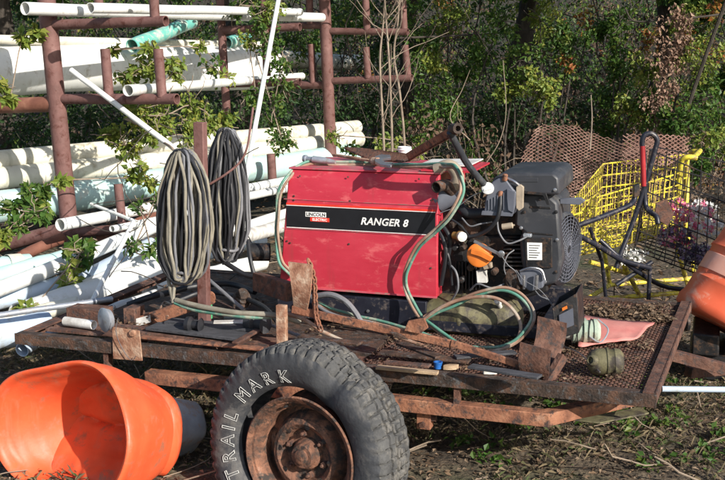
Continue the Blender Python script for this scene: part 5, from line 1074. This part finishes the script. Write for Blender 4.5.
for lab, pts in (('pale bare branch fallen across the cream pipes', [(125, 118, 7.5), (145, 128, 7.3), (160, 140, 7.1), (172, 148, 6.9), (178, 160, 6.9)]),
  ('grey bare branch crossing the upper right thicket', [(735, 12, 10.6), (700, 17, 10.6), (660, 20, 10.7), (634, 21, 10.8), (625, 8, 10.8)]),
  ('grey branch crossing behind the centre of the thicket', [(400, 38, 11.4), (450, 36, 11.5), (500, 33, 11.4), (560, 27, 11.5)]),
  ('bare arching twig above the engine', [(485, 165, 9.5), (500, 140, 9.5), (506, 110, 9.5), (503, 60, 9.6)]),
  ('thin bare twig standing in front of the expanded metal', [(590, 150, 6.6), (592, 120, 6.7), (591, 95, 6.8)]),
  ('curved bare twig right of the far rack', [(470, 140, 9.8), (450, 118, 9.8), (462, 90, 9.9), (470, 70, 9.9)])):
    m = MB(); c = cat([PY(*p) for p in pts], 5); thick = .012 if 'grey' in lab or 'pale' in lab else .005; m.tube(c, [thick*(1-.5*i/len(c)) for i in range(len(c))], 7); tag(obj('bare_branch', m, M['twig' if 'grey' not in lab else 'twig_grey']), lab, 'branch')
# twigs tangled on the pipes
for i in range(16):
    px, py = random.uniform(70, 240), random.uniform(130, 290); m = MB(); y = 7.6-(py-130)/160*1.6-.3
    m.tube(wander(PY(px, py, y), (random.gauss(0, 1), random.gauss(0, .15), random.uniform(-.6, 1)), random.uniform(.25, .6), 7, .25), .0032, 5)
    tag(obj('twig', m, M['twig_grey']), 'thin dry twig tangled over the white pipes', 'twig', 'dry twigs over the pipe heap')

# ================================================================== LIGHT, SKY, CAMERA
EL, AZ = R(27), R(40)       # azimuth measured from behind the camera towards the right
S = V((math.sin(AZ)*math.cos(EL), -math.cos(AZ)*math.cos(EL), math.sin(EL)))
sun = bpy.data.lights.new('sun', 'SUN'); sun.energy = 5; sun.angle = R(.5); sun.color = (1, .94, .85)
so = bpy.data.objects.new('sun', sun); COL.objects.link(so); so.location = (4, -4, 6); so.rotation_euler = S.to_track_quat('Z', 'Y').to_euler()
w = bpy.data.worlds.new('World'); scene.world = w; w.use_nodes = True; nt = w.node_tree
sky = nt.nodes.new('ShaderNodeTexSky'); sky.sky_type = 'NISHITA'; sky.sun_disc = False; sky.sun_elevation = EL
sky.sun_rotation = math.atan2(S.x, S.y)
nt.links.new(sky.outputs[0], nt.nodes['Background'].inputs['Color']); nt.nodes['Background'].inputs['Strength'].default_value = .115
cam = bpy.data.cameras.new('camera'); co = bpy.data.objects.new('camera', cam); COL.objects.link(co)
cam.sensor_width = 36; cam.lens = F/725*36; cam.clip_end = 600; cam.clip_start = .05
co.location = CAM; co.rotation_euler = (math.pi/2-PITCH, 0, 0); scene.camera = co
vs_ = scene.view_settings; vs_.view_transform = 'Standard'; vs_.look = 'None'; vs_.gamma = 1; vs_.exposure = .45; vs_.use_curve_mapping = False
